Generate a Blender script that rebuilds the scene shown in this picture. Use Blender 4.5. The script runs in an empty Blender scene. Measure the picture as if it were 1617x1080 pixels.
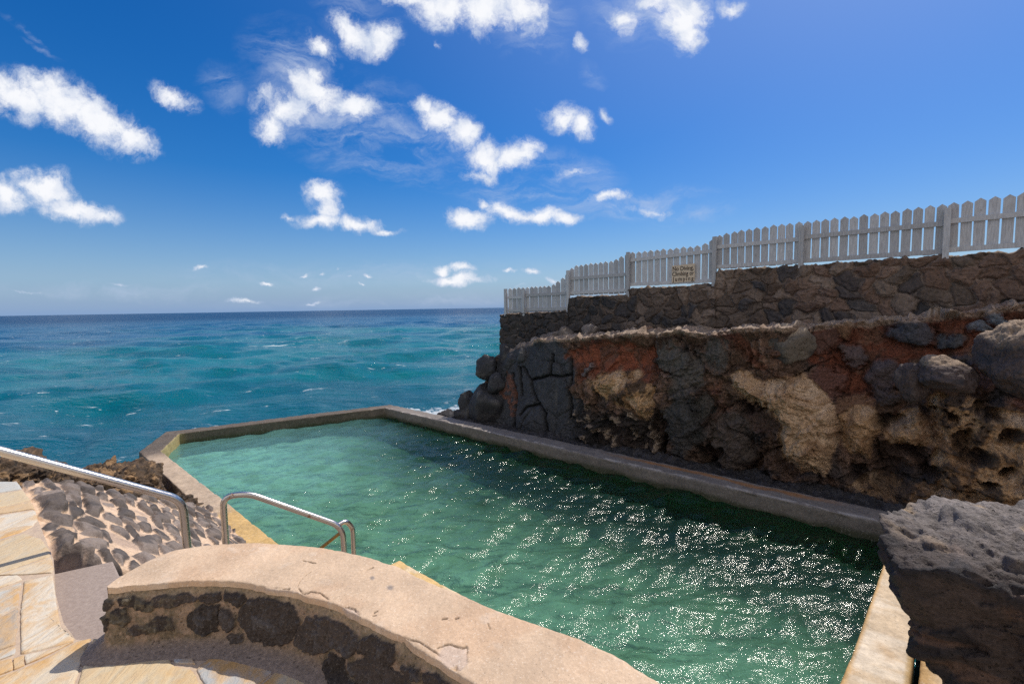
import bpy, bmesh, math, random
import numpy as np
from mathutils import Vector, Matrix
R = math.radians
SC = bpy.context.scene
COL = SC.collection

# ------------------------------------------------------------------ camera
FPX, PITCH, ROLL, EYE = 719.0, R(4.32), R(.94), 3.6
cF = np.array((0, math.cos(PITCH), -math.sin(PITCH)))
cR0 = np.array((1.0, 0, 0)); cU0 = np.array((0, math.sin(PITCH), math.cos(PITCH)))
cR = cR0*math.cos(ROLL) - cU0*math.sin(ROLL); cU = cU0*math.cos(ROLL) + cR0*math.sin(ROLL)
cam_d = bpy.data.cameras.new('camera'); cam = bpy.data.objects.new('camera', cam_d); COL.objects.link(cam)
cam_d.sensor_width = 36; cam_d.lens = 36*FPX/1617; cam_d.clip_start = .05; cam_d.clip_end = 90000
cam.matrix_world = Matrix(((cR[0], cU[0], -cF[0], 0), (cR[1], cU[1], -cF[1], 0), (cR[2], cU[2], -cF[2], EYE), (0, 0, 0, 1)))
SC.camera = cam
# ------------------------------------------------------------------ light
SUN_AZ, SUN_EL = R(48), R(55)
sd_ = np.array((math.sin(SUN_AZ)*math.cos(SUN_EL), math.cos(SUN_AZ)*math.cos(SUN_EL), math.sin(SUN_EL)))
sun_d = bpy.data.lights.new('sun', 'SUN'); sun = bpy.data.objects.new('sun', sun_d); COL.objects.link(sun)
sun_d.energy = 4.2; sun_d.angle = R(.5); sun_d.color = (1, .93, .82)
sun.rotation_euler = Vector(sd_).to_track_quat('Z', 'Y').to_euler()
SC.view_settings.view_transform = 'Standard'; SC.view_settings.look = 'None'
SC.view_settings.exposure = .0; SC.view_settings.gamma = 1
SC.cycles.sample_clamp_direct = 0; SC.cycles.sample_clamp_indirect = 6
SC.cycles.use_denoising = False   # the denoiser wipes the sun glitter off the water
SC.cycles.caustics_reflective = False; SC.cycles.caustics_refractive = False

# ---- pixel of the photograph -> point on a plane of the place (only used to read off positions)
def ray(x, y):
    a = (np.asarray(x, float)-808.5)/FPX; b = (540-np.asarray(y, float))/FPX
    return cF + a[..., None]*cR + b[..., None]*cU
TT = np.array((.743, -.669, 0)); NN = np.array((.669, .743, 0)); O = np.array((0, 0, EYE))
def PZ(x, y, z):
    d = ray(x, y); return O + d*((z-EYE)/d[..., 2])[..., None]
def PD(x, y, dd):
    d = ray(x, y); return O + d*(dd/(d@NN))[..., None]
def PY(x, y, Y):
    d = ray(x, y); return O + d*(Y/d[..., 1])[..., None]
def SDZ(s, d, z):
    s, d, z = np.broadcast_arrays(*[np.asarray(q, float) for q in (s, d, z)])
    return s[..., None]*TT + d[..., None]*NN + z[..., None]*np.array((0, 0, 1.))
def toS(P): return P@TT
def toD(P): return P@NN
def pix(P):
    q = P-O; w = q@cF; w = np.where(np.abs(w) < 1e-3, 1e-3, w)
    return 808.5+FPX*(q@cR)/w, 540-FPX*(q@cU)/w

# ------------------------------------------------------------------ node helpers
def nn(nt, t, **kw):
    n = nt.nodes.new(t)
    for k, v in kw.items():
        if k.startswith('i_'):
            key = k[2:]
            n.inputs[int(key) if key.isdigit() else key.replace('_', ' ')].default_value = v
        else: setattr(n, k, v)
    return n
def mathn(nt, op, a, b=None, clamp=False):
    n = nt.nodes.new('ShaderNodeMath'); n.operation = op; n.use_clamp = clamp
    for i, v in enumerate((a, b)):
        if v is None: continue
        if isinstance(v, (int, float)): n.inputs[i].default_value = v
        else: nt.links.new(v, n.inputs[i])
    return n.outputs[0]
def maprange(nt, v, a, b, c=0., d=1., smooth=False):
    n = nt.nodes.new('ShaderNodeMapRange'); n.clamp = True
    if smooth: n.interpolation_type = 'SMOOTHSTEP'
    nt.links.new(v, n.inputs[0])
    for i, q in zip((1, 2, 3, 4), (a, b, c, d)): n.inputs[i].default_value = q
    return n.outputs[0]
def mixc(nt, f, a, b, mode='MIX'):
    n = nt.nodes.new('ShaderNodeMix'); n.data_type = 'RGBA'; n.blend_type = mode; n.clamp_factor = True
    for i, v in ((0, f), (6, a), (7, b)):
        if isinstance(v, (int, float)): n.inputs[i].default_value = v
        elif isinstance(v, tuple): n.inputs[i].default_value = (*v, 1) if len(v) == 3 else v
        else: nt.links.new(v, n.inputs[i])
    return n.outputs[2]
def noise(nt, vec, scale, detail=4, rough=.55, dist=0.):
    n = nt.nodes.new('ShaderNodeTexNoise'); n.inputs['Scale'].default_value = scale
    n.inputs['Detail'].default_value = detail; n.inputs['Roughness'].default_value = rough
    n.inputs['Distortion'].default_value = dist
    if vec is not None: nt.links.new(vec, n.inputs['Vector'])
    return n.outputs['Fac']
def mapping(nt, vec, loc=(0, 0, 0), rot=(0, 0, 0), sc=(1, 1, 1), t='POINT'):
    n = nt.nodes.new('ShaderNodeMapping'); n.vector_type = t
    n.inputs[1].default_value = loc; n.inputs[2].default_value = rot; n.inputs[3].default_value = sc
    nt.links.new(vec, n.inputs[0]); return n.outputs[0]

# ------------------------------------------------------------------ sky
W = bpy.data.worlds.new('World'); SC.world = W; W.use_nodes = True
nt = W.node_tree; nt.nodes.clear()
out = nn(nt, 'ShaderNodeOutputWorld'); bg = nn(nt, 'ShaderNodeBackground'); bg.inputs[1].default_value = .12
nt.links.new(bg.outputs[0], out.inputs[0])
sky = nn(nt, 'ShaderNodeTexSky'); sky.sky_type = 'NISHITA'; sky.sun_disc = False
sky.sun_elevation = SUN_EL; sky.sun_rotation = SUN_AZ; sky.air_density = 1.; sky.dust_density = .3; sky.ozone_density = 3.
tc = nn(nt, 'ShaderNodeTexCoord'); D = tc.outputs['Generated']
hs = nn(nt, 'ShaderNodeHueSaturation'); hs.inputs['Saturation'].default_value = 1.6; hs.inputs['Value'].default_value = .92; hs.inputs['Hue'].default_value = .512
nt.links.new(sky.outputs[0], hs.inputs['Color'])
sx = nn(nt, 'ShaderNodeSeparateXYZ'); nt.links.new(D, sx.inputs[0])
yy = mathn(nt, 'MAXIMUM', sx.outputs[1], .02)
cb = nn(nt, 'ShaderNodeCombineXYZ')
nt.links.new(mathn(nt, 'DIVIDE', sx.outputs[0], yy), cb.inputs[0]); nt.links.new(mathn(nt, 'DIVIDE', sx.outputs[2], yy), cb.inputs[1])
UV = cb.outputs[0]
wn = nn(nt, 'ShaderNodeTexNoise', i_Scale=6., i_Detail=7., i_Roughness=.62); nt.links.new(UV, wn.inputs['Vector'])
wv = nn(nt, 'ShaderNodeVectorMath', operation='SUBTRACT'); nt.links.new(wn.outputs['Color'], wv.inputs[0]); wv.inputs[1].default_value = (.5, .5, .5)
wv2 = nn(nt, 'ShaderNodeVectorMath', operation='SCALE'); nt.links.new(wv.outputs[0], wv2.inputs[0]); wv2.inputs['Scale'].default_value = .095
wv3 = nn(nt, 'ShaderNodeVectorMath', operation='ADD'); nt.links.new(UV, wv3.inputs[0]); nt.links.new(wv2.outputs[0], wv3.inputs[1])
UVW = wv3.outputs[0]
def field(blobs):
    acc = None
    for (x, y, rx, ry, a, w) in blobs:
        d = ray(x, y); u, v = d[0]/d[1], d[2]/d[1]
        src = UVW
        if acc is not None:   # evaluated one after the other
            ma = nn(nt, 'ShaderNodeVectorMath', operation='MULTIPLY_ADD'); nt.links.new(acc, ma.inputs[0]); ma.inputs[1].default_value = (1e-7, 1e-7, 0); nt.links.new(UVW, ma.inputs[2]); src = ma.outputs[0]
        m = mapping(nt, src, (u, v, 0), (0, 0, R(a)), (rx/FPX, ry/FPX, 1), 'TEXTURE')
        l = nn(nt, 'ShaderNodeVectorMath', operation='LENGTH'); nt.links.new(m, l.inputs[0])
        f = mathn(nt, 'MULTIPLY', mathn(nt, 'SUBTRACT', 1., l.outputs['Value'], True), w)
        acc = f if acc is None else mathn(nt, 'MAXIMUM', acc, f)
    return acc
puffs = [(30,155,100,52,-12,1),(95,160,95,60,-18,1),(150,185,100,55,-30,1),(205,215,75,34,-25,1),(60,130,60,30,0,.9),
 (275,152,52,26,-35,1),(70,300,78,42,0,1),(110,328,92,30,-8,1),(15,315,60,36,0,1),(160,340,42,20,-10,.9),
 (450,165,70,42,-15,.95),(500,140,85,36,-30,.95),(560,165,58,34,-10,1),(430,195,42,40,-60,.95),(495,115,34,20,-30,.8),
 (560,50,62,34,-30,.95),(610,55,40,44,-60,.95),(510,70,42,26,-30,.9),(545,30,30,18,0,.7),
 (700,10,85,44,-10,1),(770,20,75,50,-20,1),(830,20,60,44,-60,.95),(650,-10,60,30,0,.9),
 (700,185,52,32,-35,1),(728,215,44,40,-50,1),(765,255,56,38,-10,1),(815,245,56,34,20,1),(760,275,48,24,0,.9),(675,165,30,18,-30,.9),
 (885,185,46,32,-25,1),(920,195,36,30,-30,1),(960,178,22,14,-30,.6),
 (515,312,46,34,0,1),(520,335,40,36,0,1),(505,355,70,18,-3,.95),(560,357,72,17,-4,.95),(610,366,42,10,0,.8),(455,348,16,10,-40,.6),
 (735,350,54,26,-5,1),(800,338,60,24,-15,1),(850,344,56,22,5,1),(895,348,34,18,0,.9),(765,325,20,14,-30,.8),
 (950,312,64,16,8,.85),(905,272,52,12,-5,.55),(1030,334,62,13,-3,.6),
 (921,70,17,22,60,.9),(691,68,8,12,0,.6),
 (1070,20,58,60,0,1),(1080,55,36,42,0,.95),(990,30,48,34,-50,.75),(1150,5,40,22,0,.6),(1040,5,50,30,0,.9),
 (720,440,82,14,0,1),(705,425,22,12,0,.9),(735,425,30,11,-10,.9),(421,445,26,7,0,.8),(388,477,40,6,0,.6),(318,424,16,6,0,.7),
 (585,437,16,6,0,.7),(505,450,14,5,0,.7),(800,424,20,6,-5,.8),(840,427,26,8,-5,.8),(873,441,18,10,-10,.8),(190,448,34,5,0,.5),
 (495,477,34,5,0,.55),(480,425,12,4,0,.6),(540,425,12,4,0,.55),(510,424,10,4,0,.6),(575,450,10,3,0,.6),(48,462,40,4,0,.45),(560,438,8,3,0,.55),(820,450,20,4,0,.4)]
wisps = [(560,190,200,90,-20,.8),(480,110,120,70,-30,.75),(640,210,140,60,-25,.7),(600,260,150,40,-12,.55),(860,310,170,34,-3,.8),(1010,325,150,30,4,.8),
 (880,270,120,40,-10,.6),(350,140,50,40,-40,.5),(1000,15,110,60,-20,.6),(840,30,80,70,-70,.7),(1100,340,90,20,8,.5),(540,430,420,26,0,.35),(180,460,260,20,0,.4),(820,470,200,20,0,.3),
 (35,45,45,7,-38,.5),(60,75,40,6,-30,.45),(700,480,420,22,0,.35),(560,20,80,50,-30,.6),(935,115,22,30,60,.4)]
fp = field(puffs); fw = field(wisps)
n1 = noise(nt, UVW, 15, 12, .7)
n1c = mathn(nt, 'MULTIPLY', mathn(nt, 'SUBTRACT', n1, .5), 3.2)
al = maprange(nt, mathn(nt, 'ADD', mathn(nt, 'MULTIPLY', fp, 1.55), mathn(nt, 'MULTIPLY', n1c, mathn(nt, 'MULTIPLY', fp, 3.2, True))), .16, 1.3, 0, 1, True)
wm = mapping(nt, UVW, (0, 0, 0), (0, 0, R(22)), (1, 3.2, 1))
n2 = noise(nt, wm, 6, 9, .66, .5)
aw = mathn(nt, 'MULTIPLY', maprange(nt, fw, 0, .6, 0, 1), maprange(nt, n2, .38, .76, 0, .75, True), True)
alpha = mathn(nt, 'MAXIMUM', al, aw)
front = maprange(nt, sx.outputs[1], .03, .1, 0, 1)
up = maprange(nt, sx.outputs[2], 0, .01, 0, 1)
alpha = mathn(nt, 'MULTIPLY', mathn(nt, 'MULTIPLY', alpha, front), up)
n3 = noise(nt, UVW, 16, 8, .66)
cc = mixc(nt, maprange(nt, mathn(nt, 'ADD', fp, mathn(nt, 'MULTIPLY', mathn(nt, 'SUBTRACT', n3, .5), 2.2)), .0, 1.0, 0, 1, True), (4.2, 5.0, 6.6), (7.9, 8.0, 8.3))
# the whitish forward glow of the sky round the sun
dt = nn(nt, 'ShaderNodeVectorMath', operation='DOT_PRODUCT'); nt.links.new(D, dt.inputs[0]); dt.inputs[1].default_value = tuple(sd_)
glow = mathn(nt, 'POWER', mathn(nt, 'MAXIMUM', dt.outputs['Value'], 0.), 5.)
skyc = mixc(nt, mathn(nt, 'MULTIPLY', glow, .8), hs.outputs[0], (3.0, 4.1, 7.0))
hz = mathn(nt, 'POWER', 2.718, mathn(nt, 'MULTIPLY', mathn(nt, 'MAXIMUM', sx.outputs[2], 0.), -7.))
skyc = mixc(nt, mathn(nt, 'MULTIPLY', hz, .92), skyc, (1.75, 2.95, 5.2))
fin = mixc(nt, alpha, skyc, cc)
bn = noise(nt, D, 2.3, 8, .6, .3)
bm_ = mathn(nt, 'MULTIPLY', maprange(nt, bn, .36, .56, 0, 1, True), maprange(nt, mathn(nt, 'MULTIPLY', sx.outputs[1], -1.), .02, .3, 0, 1))
fin = mixc(nt, mathn(nt, 'MULTIPLY', bm_, up), fin, (6.9, 6.5, 6.0))  # unseen white clouds behind the camera, added to brighten and neutralise the shade
nt.links.new(fin, bg.inputs[0])

# ------------------------------------------------------------------ numpy noise
rs = np.random.RandomState(7)
PERM = rs.permutation(256).astype(np.int64); PERM = np.concatenate([PERM, PERM, PERM])
GR = rs.normal(size=(256, 3)); GR /= np.linalg.norm(GR, axis=1)[:, None]
RND = rs.rand(4096, 4)
def pn(x, y, z=0.):
    x, y, z = np.broadcast_arrays(np.asarray(x, float), np.asarray(y, float), np.asarray(z, float))
    xi, yi, zi = np.floor(x).astype(np.int64), np.floor(y).astype(np.int64), np.floor(z).astype(np.int64)
    xf, yf, zf = x-xi, y-yi, z-zi
    u, v, w = [q*q*q*(q*(q*6-15)+10) for q in (xf, yf, zf)]
    res = 0
    for dx in (0, 1):
        for dy in (0, 1):
            for dz in (0, 1):
                h = PERM[PERM[PERM[(xi+dx) & 255]+((yi+dy) & 255)]+((zi+dz) & 255)]
                g = GR[h]
                dot = g[..., 0]*(xf-dx)+g[..., 1]*(yf-dy)+g[..., 2]*(zf-dz)
                res = res + dot*(u if dx else 1-u)*(v if dy else 1-v)*(w if dz else 1-w)
    return res*1.6
def fbm(x, y, z=0., o=4, g=.5):
    a, t, f = 1., 0., 1.
    for i in range(o):
        t = t + a*pn(x*f+i*17.3, y*f-i*9.1, z*f+i*4.7); a *= g; f *= 2.03
    return t
def vor(x, y, seed=0, jit=.85):
    x = np.asarray(x, float); y = np.asarray(y, float)
    xi, yi = np.floor(x).astype(np.int64), np.floor(y).astype(np.int64)
    f1 = np.full(x.shape, 9.); f2 = np.full(x.shape, 9.); idd = np.zeros(x.shape, np.int64)
    ox = np.zeros(x.shape); oy = np.zeros(x.shape)
    for dx in (-1, 0, 1):
        for dy in (-1, 0, 1):
            h = ((xi+dx)*7349 + (yi+dy)*9151 + seed*131) % 4096
            cx = xi+dx+.5+(RND[h, 0]-.5)*jit; cy = yi+dy+.5+(RND[h, 1]-.5)*jit
            d = np.hypot(x-cx, y-cy)
            m = d < f1
            f2 = np.where(m, f1, np.minimum(f2, d))
            idd = np.where(m, h, idd); ox = np.where(m, x-cx, ox); oy = np.where(m, y-cy, oy)
            f1 = np.where(m, d, f1)
    return f1, f2, idd, ox, oy
def ss(x, a, b):
    t = np.clip((x-a)/(b-a), 0, 1); return t*t*(3-2*t)
def psdf(px, py, poly):
    """signed distance to a polygon, negative inside"""
    d = np.full(np.shape(px), 1e9); ins = np.zeros(np.shape(px), bool); n = len(poly)
    for i in range(n):
        ax, ay = poly[i]; bx, by = poly[(i+1) % n]
        ex, ey = bx-ax, by-ay
        t = np.clip(((px-ax)*ex+(py-ay)*ey)/(ex*ex+ey*ey+1e-9), 0, 1)
        d = np.minimum(d, np.hypot(px-ax-t*ex, py-ay-t*ey))
        c = ((ay > py) != (by > py)) & (px < (bx-ax)*(py-ay)/((by-ay) if by != ay else 1e-9)+ax)
        ins ^= c
    return np.where(ins, -d, d)
def ldist(px, py, pts):
    d = np.full(np.shape(px), 1e9)
    for (ax, ay), (bx, by) in zip(pts[:-1], pts[1:]):
        ex, ey = bx-ax, by-ay
        t = np.clip(((px-ax)*ex+(py-ay)*ey)/(ex*ex+ey*ey+1e-9), 0, 1)
        d = np.minimum(d, np.hypot(px-ax-t*ex, py-ay-t*ey))
    return d
def lerpc(c, new, m): return c*(1-m[..., None]) + np.asarray(new, float)*m[..., None]

# ------------------------------------------------------------------ mesh helpers
def link(o, parent=None):
    COL.objects.link(o)
    if parent is not None: o.parent = parent
    return o
def tag(o, label=None, cat=None, group=None, kind=None):
    if label: o['label'] = label
    if cat: o['category'] = cat
    if group: o['group'] = group
    if kind: o['kind'] = kind
    return o
def empty(name, loc=(0, 0, 0)):
    o = bpy.data.objects.new(name, None); o.empty_display_size = .1; link(o); o.location = loc; return o
def raw(name, V, F, mat, parent=None, col=None, smooth=True, off=(0, 0, 0)):
    """V (n,3), F (m,4) quads or (m,3)"""
    V = np.asarray(V, np.float64).reshape(-1, 3); off = np.asarray(off, float); V = V-off
    me = bpy.data.meshes.new(name); F = np.asarray(F, np.int32); k = F.shape[1]
    me.vertices.add(len(V)); me.vertices.foreach_set('co', V.astype(np.float32).ravel())
    me.loops.add(F.size); me.loops.foreach_set('vertex_index', F.ravel())
    me.polygons.add(len(F)); me.polygons.foreach_set('loop_start', np.arange(len(F), dtype=np.int32)*k)
    me.polygons.foreach_set('loop_total', np.full(len(F), k, np.int32))
    me.update(calc_edges=True)
    me.polygons.foreach_set('use_smooth', np.full(len(F), smooth))
    if col is not None:
        a = me.color_attributes.new('Col', 'FLOAT_COLOR', 'POINT')
        c = np.ones((len(V), 4), np.float32); c[:, :3] = np.clip(np.asarray(col).reshape(-1, 3), 0, 1)
        a.data.foreach_set('color', c.ravel())
    me.materials.append(mat)
    o = bpy.data.objects.new(name, me); link(o, parent)
    if parent is None: o.location = off
    return o
def gridF(nu, nv, closed=False):
    i = np.arange(nu if closed else nu-1)[:, None]; j = np.arange(nv-1)[None, :]
    i2 = (i+1) % nu
    return np.stack([i*nv+j, i2*nv+j, i2*nv+j+1, i*nv+j+1], -1).reshape(-1, 4)
def grid(name, P, mat, parent=None, col=None, flip=False, smooth=True, off=(0, 0, 0), closed=False):
    F = gridF(P.shape[0], P.shape[1], closed)
    if flip: F = F[:, ::-1]
    return raw(name, P.reshape(-1, 3), F, mat, parent, None if col is None else col.reshape(-1, 3), smooth, off)
def bmobj(name, bm, mat, parent=None, smooth=False):
    bmesh.ops.recalc_face_normals(bm, faces=bm.faces)
    me = bpy.data.meshes.new(name); bm.to_mesh(me); bm.free()
    me.materials.append(mat)
    if smooth: me.polygons.foreach_set('use_smooth', np.full(len(me.polygons), True))
    return link(bpy.data.objects.new(name, me), parent)
def prism(bm, poly, z0, z1, bev=0., lay=None, c=None):
    vb = [bm.verts.new((x, y, z0)) for x, y in poly]; vt = [bm.verts.new((x, y, z1)) for x, y in poly]
    fs = [bm.faces.new(vt)]
    n = len(poly)
    for i in range(n): fs.append(bm.faces.new((vb[i], vb[(i+1) % n], vt[(i+1) % n], vt[i])))
    fs.append(bm.faces.new(vb[::-1]))
    if bev:
        es = [e for e in fs[0].edges]
        r = bmesh.ops.bevel(bm, geom=es, offset=bev, segments=2, affect='EDGES', profile=.5)
    return fs
def tube(name, pts, r, mat, parent=None, seg=16, cap=True):
    P = np.asarray(pts, float); n = len(P)
    T = np.gradient(P, axis=0); T /= np.linalg.norm(T, axis=1)[:, None]
    ref = np.array((.31, -.92, .2)); U = np.cross(T, ref); U /= np.linalg.norm(U, axis=1)[:, None]; Vv = np.cross(T, U)
    a = np.linspace(0, 2*math.pi, seg, endpoint=False)
    G = P[:, None]+r*(np.cos(a)[None, :, None]*U[:, None]+np.sin(a)[None, :, None]*Vv[:, None])
    F = []
    for i in range(n-1):
        for j in range(seg):
            F.append((i*seg+j, i*seg+(j+1) % seg, (i+1)*seg+(j+1) % seg, (i+1)*seg+j))
    return raw(name, G.reshape(-1, 3), F, mat, parent)
def roundpath(pts, rad=.09, k=8):
    out = [np.array(pts[0], float)]
    for a, b, c in zip(pts[:-2], pts[1:-1], pts[2:]):
        a, b, c = map(lambda q: np.array(q, float), (a, b, c))
        u = (a-b)/np.linalg.norm(a-b); v = (c-b)/np.linalg.norm(c-b)
        l = min(rad, .45*np.linalg.norm(a-b), .45*np.linalg.norm(c-b))
        p, q = b+u*l, b+v*l
        for t in np.linspace(0, 1, k): out.append((1-t)**2*p+2*t*(1-t)*b+t*t*q)
    out.append(np.array(pts[-1], float)); return out
def resample(P, n=None, step=None):
    P = np.asarray(P, float); L = np.concatenate([[0], np.cumsum(np.linalg.norm(np.diff(P, axis=0), axis=1))])
    if n is None: n = max(2, int(L[-1]/step))
    t = np.linspace(0, L[-1], n); return np.stack([np.interp(t, L, P[:, k]) for k in range(P.shape[1])], -1)
def smoothline(P, it=2):
    P = np.asarray(P, float)
    for _ in range(it):
        Q = [P[0]]
        for a, b in zip(P[:-1], P[1:]): Q += [a*.75+b*.25, a*.25+b*.75]
        Q.append(P[-1]); P = np.array(Q)
    return P

# ------------------------------------------------------------------ materials
def newmat(name):
    m = bpy.data.materials.new(name); m.use_nodes = True; nt = m.node_tree; nt.nodes.clear()
    o = nn(nt, 'ShaderNodeOutputMaterial'); b = nn(nt, 'ShaderNodeBsdfPrincipled'); nt.links.new(b.outputs[0], o.inputs[0])
    g = nn(nt, 'ShaderNodeNewGeometry'); return m, nt, b, g.outputs['Position'], o
def bumpn(nt, b, h, dist, strength=1.):
    n = nn(nt, 'ShaderNodeBump'); n.inputs['Strength'].default_value = strength; n.inputs['Distance'].default_value = dist
    nt.links.new(h, n.inputs['Height']); nt.links.new(n.outputs[0], b.inputs['Normal']); return n
def vmat(name, rough=.85, sc=30., lo=.7, hi=1.3, bd=.01, speck=None, spec=.3, pits=0., sc2=4.):
    m, nt, b, P, o = newmat(name)
    a = nn(nt, 'ShaderNodeVertexColor'); a.layer_name = 'Col'
    n1 = noise(nt, P, sc, 6, .65); n2 = noise(nt, P, sc2, 4, .6)
    f = mathn(nt, 'MULTIPLY', maprange(nt, n1, .25, .75, lo, hi), maprange(nt, n2, .3, .7, .85, 1.15))
    vm = nn(nt, 'ShaderNodeVectorMath', operation='SCALE'); nt.links.new(a.outputs[0], vm.inputs[0]); nt.links.new(f, vm.inputs['Scale'])
    c = vm.outputs[0]; h = n1
    if speck:
        s, thr, sc_, st = speck
        n3 = noise(nt, P, sc_, 2, .5); c = mixc(nt, mathn(nt, 'MULTIPLY', maprange(nt, n3, thr, thr+.06), st), c, s)
        n4 = noise(nt, P, sc_*.8, 2, .5); c = mixc(nt, mathn(nt, 'MULTIPLY', maprange(nt, n4, .6, .7), st*.5), c, (.8, .74, .66))
    if pits:
        v = nn(nt, 'ShaderNodeTexVoronoi'); v.inputs['Scale'].default_value = sc*.9; nt.links.new(P, v.inputs['Vector'])
        pm = maprange(nt, v.outputs['Distance'], .12, .3); pr = maprange(nt, noise(nt, P, sc*.25, 2), .5, .58)
        pm2 = mathn(nt, 'MAXIMUM', pm, mathn(nt, 'SUBTRACT', 1., pr)); h = mathn(nt, 'ADD', n1, mathn(nt, 'MULTIPLY', pm2, pits))
        c = mixc(nt, mathn(nt, 'MULTIPLY', mathn(nt, 'SUBTRACT', 1., pm2), .5), c, (.02, .018, .016))
    nt.links.new(c, b.inputs['Base Color']); b.inputs['Roughness'].default_value = rough
    b.inputs['Specular IOR Level'].default_value = spec
    bumpn(nt, b, h, bd); return m
M_rock = vmat('rock', .85, 26, .6, 1.4, .03, None, .35, .5)
M_rockf = vmat('volcanic_rock', .75, 34, .5, 1.5, .03, None, .35, .7)
M_cliff = vmat('cliff_rock', .88, 24, .42, 1.55, .05, None, .25, .35, 5)
M_conc = vmat('concrete', .88, 60, .86, 1.14, .003, ((.1, .08, .06), .66, 150, .6), .25)
M_curb = vmat('pool_concrete', .75, 18, .72, 1.25, .008, ((.08, .06, .04), .66, 60, .5), .35)
M_stone = vmat('dark_stone', .82, 60, .55, 1.5, .008, ((.16, .13, .11), .72, 140, .2), .3, .4)
M_cobble = vmat('cobble_stone', .85, 45, .7, 1.3, .008, None, .3)
M_wallst = vmat('wall_stone', .92, 18, .62, 1.38, .03, None, .2, .3)
def flagmat():
    m, nt, b, P, o = newmat('flagstone')
    a = nn(nt, 'ShaderNodeVertexColor'); a.layer_name = 'Col'
    mp = mapping(nt, P, (0, 0, 0), (0, 0, R(52)), (5, 1.5, 1))
    n1 = noise(nt, mp, 1.8, 8, .62, 2.6); n2 = noise(nt, P, 3.2, 5, .6, .6); n3 = noise(nt, P, 60, 3, .6)
    n5 = noise(nt, P, 1.1, 3, .5)
    c = mixc(nt, mathn(nt, 'MULTIPLY', maprange(nt, n1, .42, .68, 0, .8), maprange(nt, n5, .35, .6, .15, 1)), a.outputs[0], (.60, .41, .22))
    c = mixc(nt, maprange(nt, n2, .52, .66, 0, .85), c, (.62, .34, .09))
    c = mixc(nt, maprange(nt, n1, .48, .3, 0, .4), c, (.44, .42, .38))
    c = mixc(nt, maprange(nt, n3, .3, .75, 0, .25), c, (.35, .3, .25))
    nt.links.new(c, b.inputs['Base Color']); b.inputs['Roughness'].default_value = .62; b.inputs['Specular IOR Level'].default_value = .4
    bumpn(nt, b, mathn(nt, 'ADD', mathn(nt, 'MULTIPLY', n1, 1.5), mathn(nt, 'MULTIPLY', n3, .25)), .009); return m
M_flag = flagmat()
def steel():
    m, nt, b, P, o = newmat('stainless_steel')
    n1 = noise(nt, P, 9, 6, .7, .6); n2 = noise(nt, P, 90, 3, .6)
    r = maprange(nt, n1, .6, .68, 0, 1)
    c = mixc(nt, r, (.62, .58, .53), (.3, .13, .05)); nt.links.new(c, b.inputs['Base Color'])
    nt.links.new(maprange(nt, r, 0, 1, 1, .2), b.inputs['Metallic']); nt.links.new(maprange(nt, mathn(nt, 'ADD', n2, r), .3, 1.6, .2, .7), b.inputs['Roughness'])
    bumpn(nt, b, n2, .0006); return m
M_steel = steel()
def simple(name, c, rough=.6, sc=30, c2=None, bd=.002, stretch=(1, 1, 1)):
    m, nt, b, P, o = newmat(name); mp = mapping(nt, P, sc=stretch)
    n = noise(nt, mp, sc, 5, .6); k = mixc(nt, maprange(nt, n, .35, .7), c, c2 or tuple(q*.7 for q in c))
    nt.links.new(k, b.inputs['Base Color']); b.inputs['Roughness'].default_value = rough; bumpn(nt, b, n, bd); return m
M_picket = simple('weathered_white_paint', (.56, .57, .59), .7, 14, (.37, .37, .38), .003, (4, 4, .5))
nt = M_picket.node_tree; oi = nn(nt, 'ShaderNodeObjectInfo'); g_ = nn(nt, 'ShaderNodeNewGeometry'); b_ = nt.nodes['Principled BSDF']; src = b_.inputs['Base Color'].links[0].from_socket
vm = nn(nt, 'ShaderNodeVectorMath', operation='SCALE'); nt.links.new(src, vm.inputs[0]); nt.links.new(maprange(nt, oi.outputs['Random'], 0, 1, .78, 1.12), vm.inputs['Scale'])
rn = noise(nt, g_.outputs['Position'], 5.5, 6, .7); nt.links.new(mixc(nt, maprange(nt, rn, .64, .74, 0, .7), vm.outputs[0], (.22, .15, .10)), b_.inputs['Base Color'])
M_signb = simple('tan_board', (.70, .58, .43), .7, 20, (.56, .44, .32))
M_ink = simple('dark_lettering', (.03, .022, .02), .7, 40, (.06, .04, .03))
M_brass = simple('yellowed_steel', (.5, .33, .1), .35, 30, (.3, .2, .08)); M_brass.node_tree.nodes['Principled BSDF'].inputs['Metallic'].default_value = .8

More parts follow.
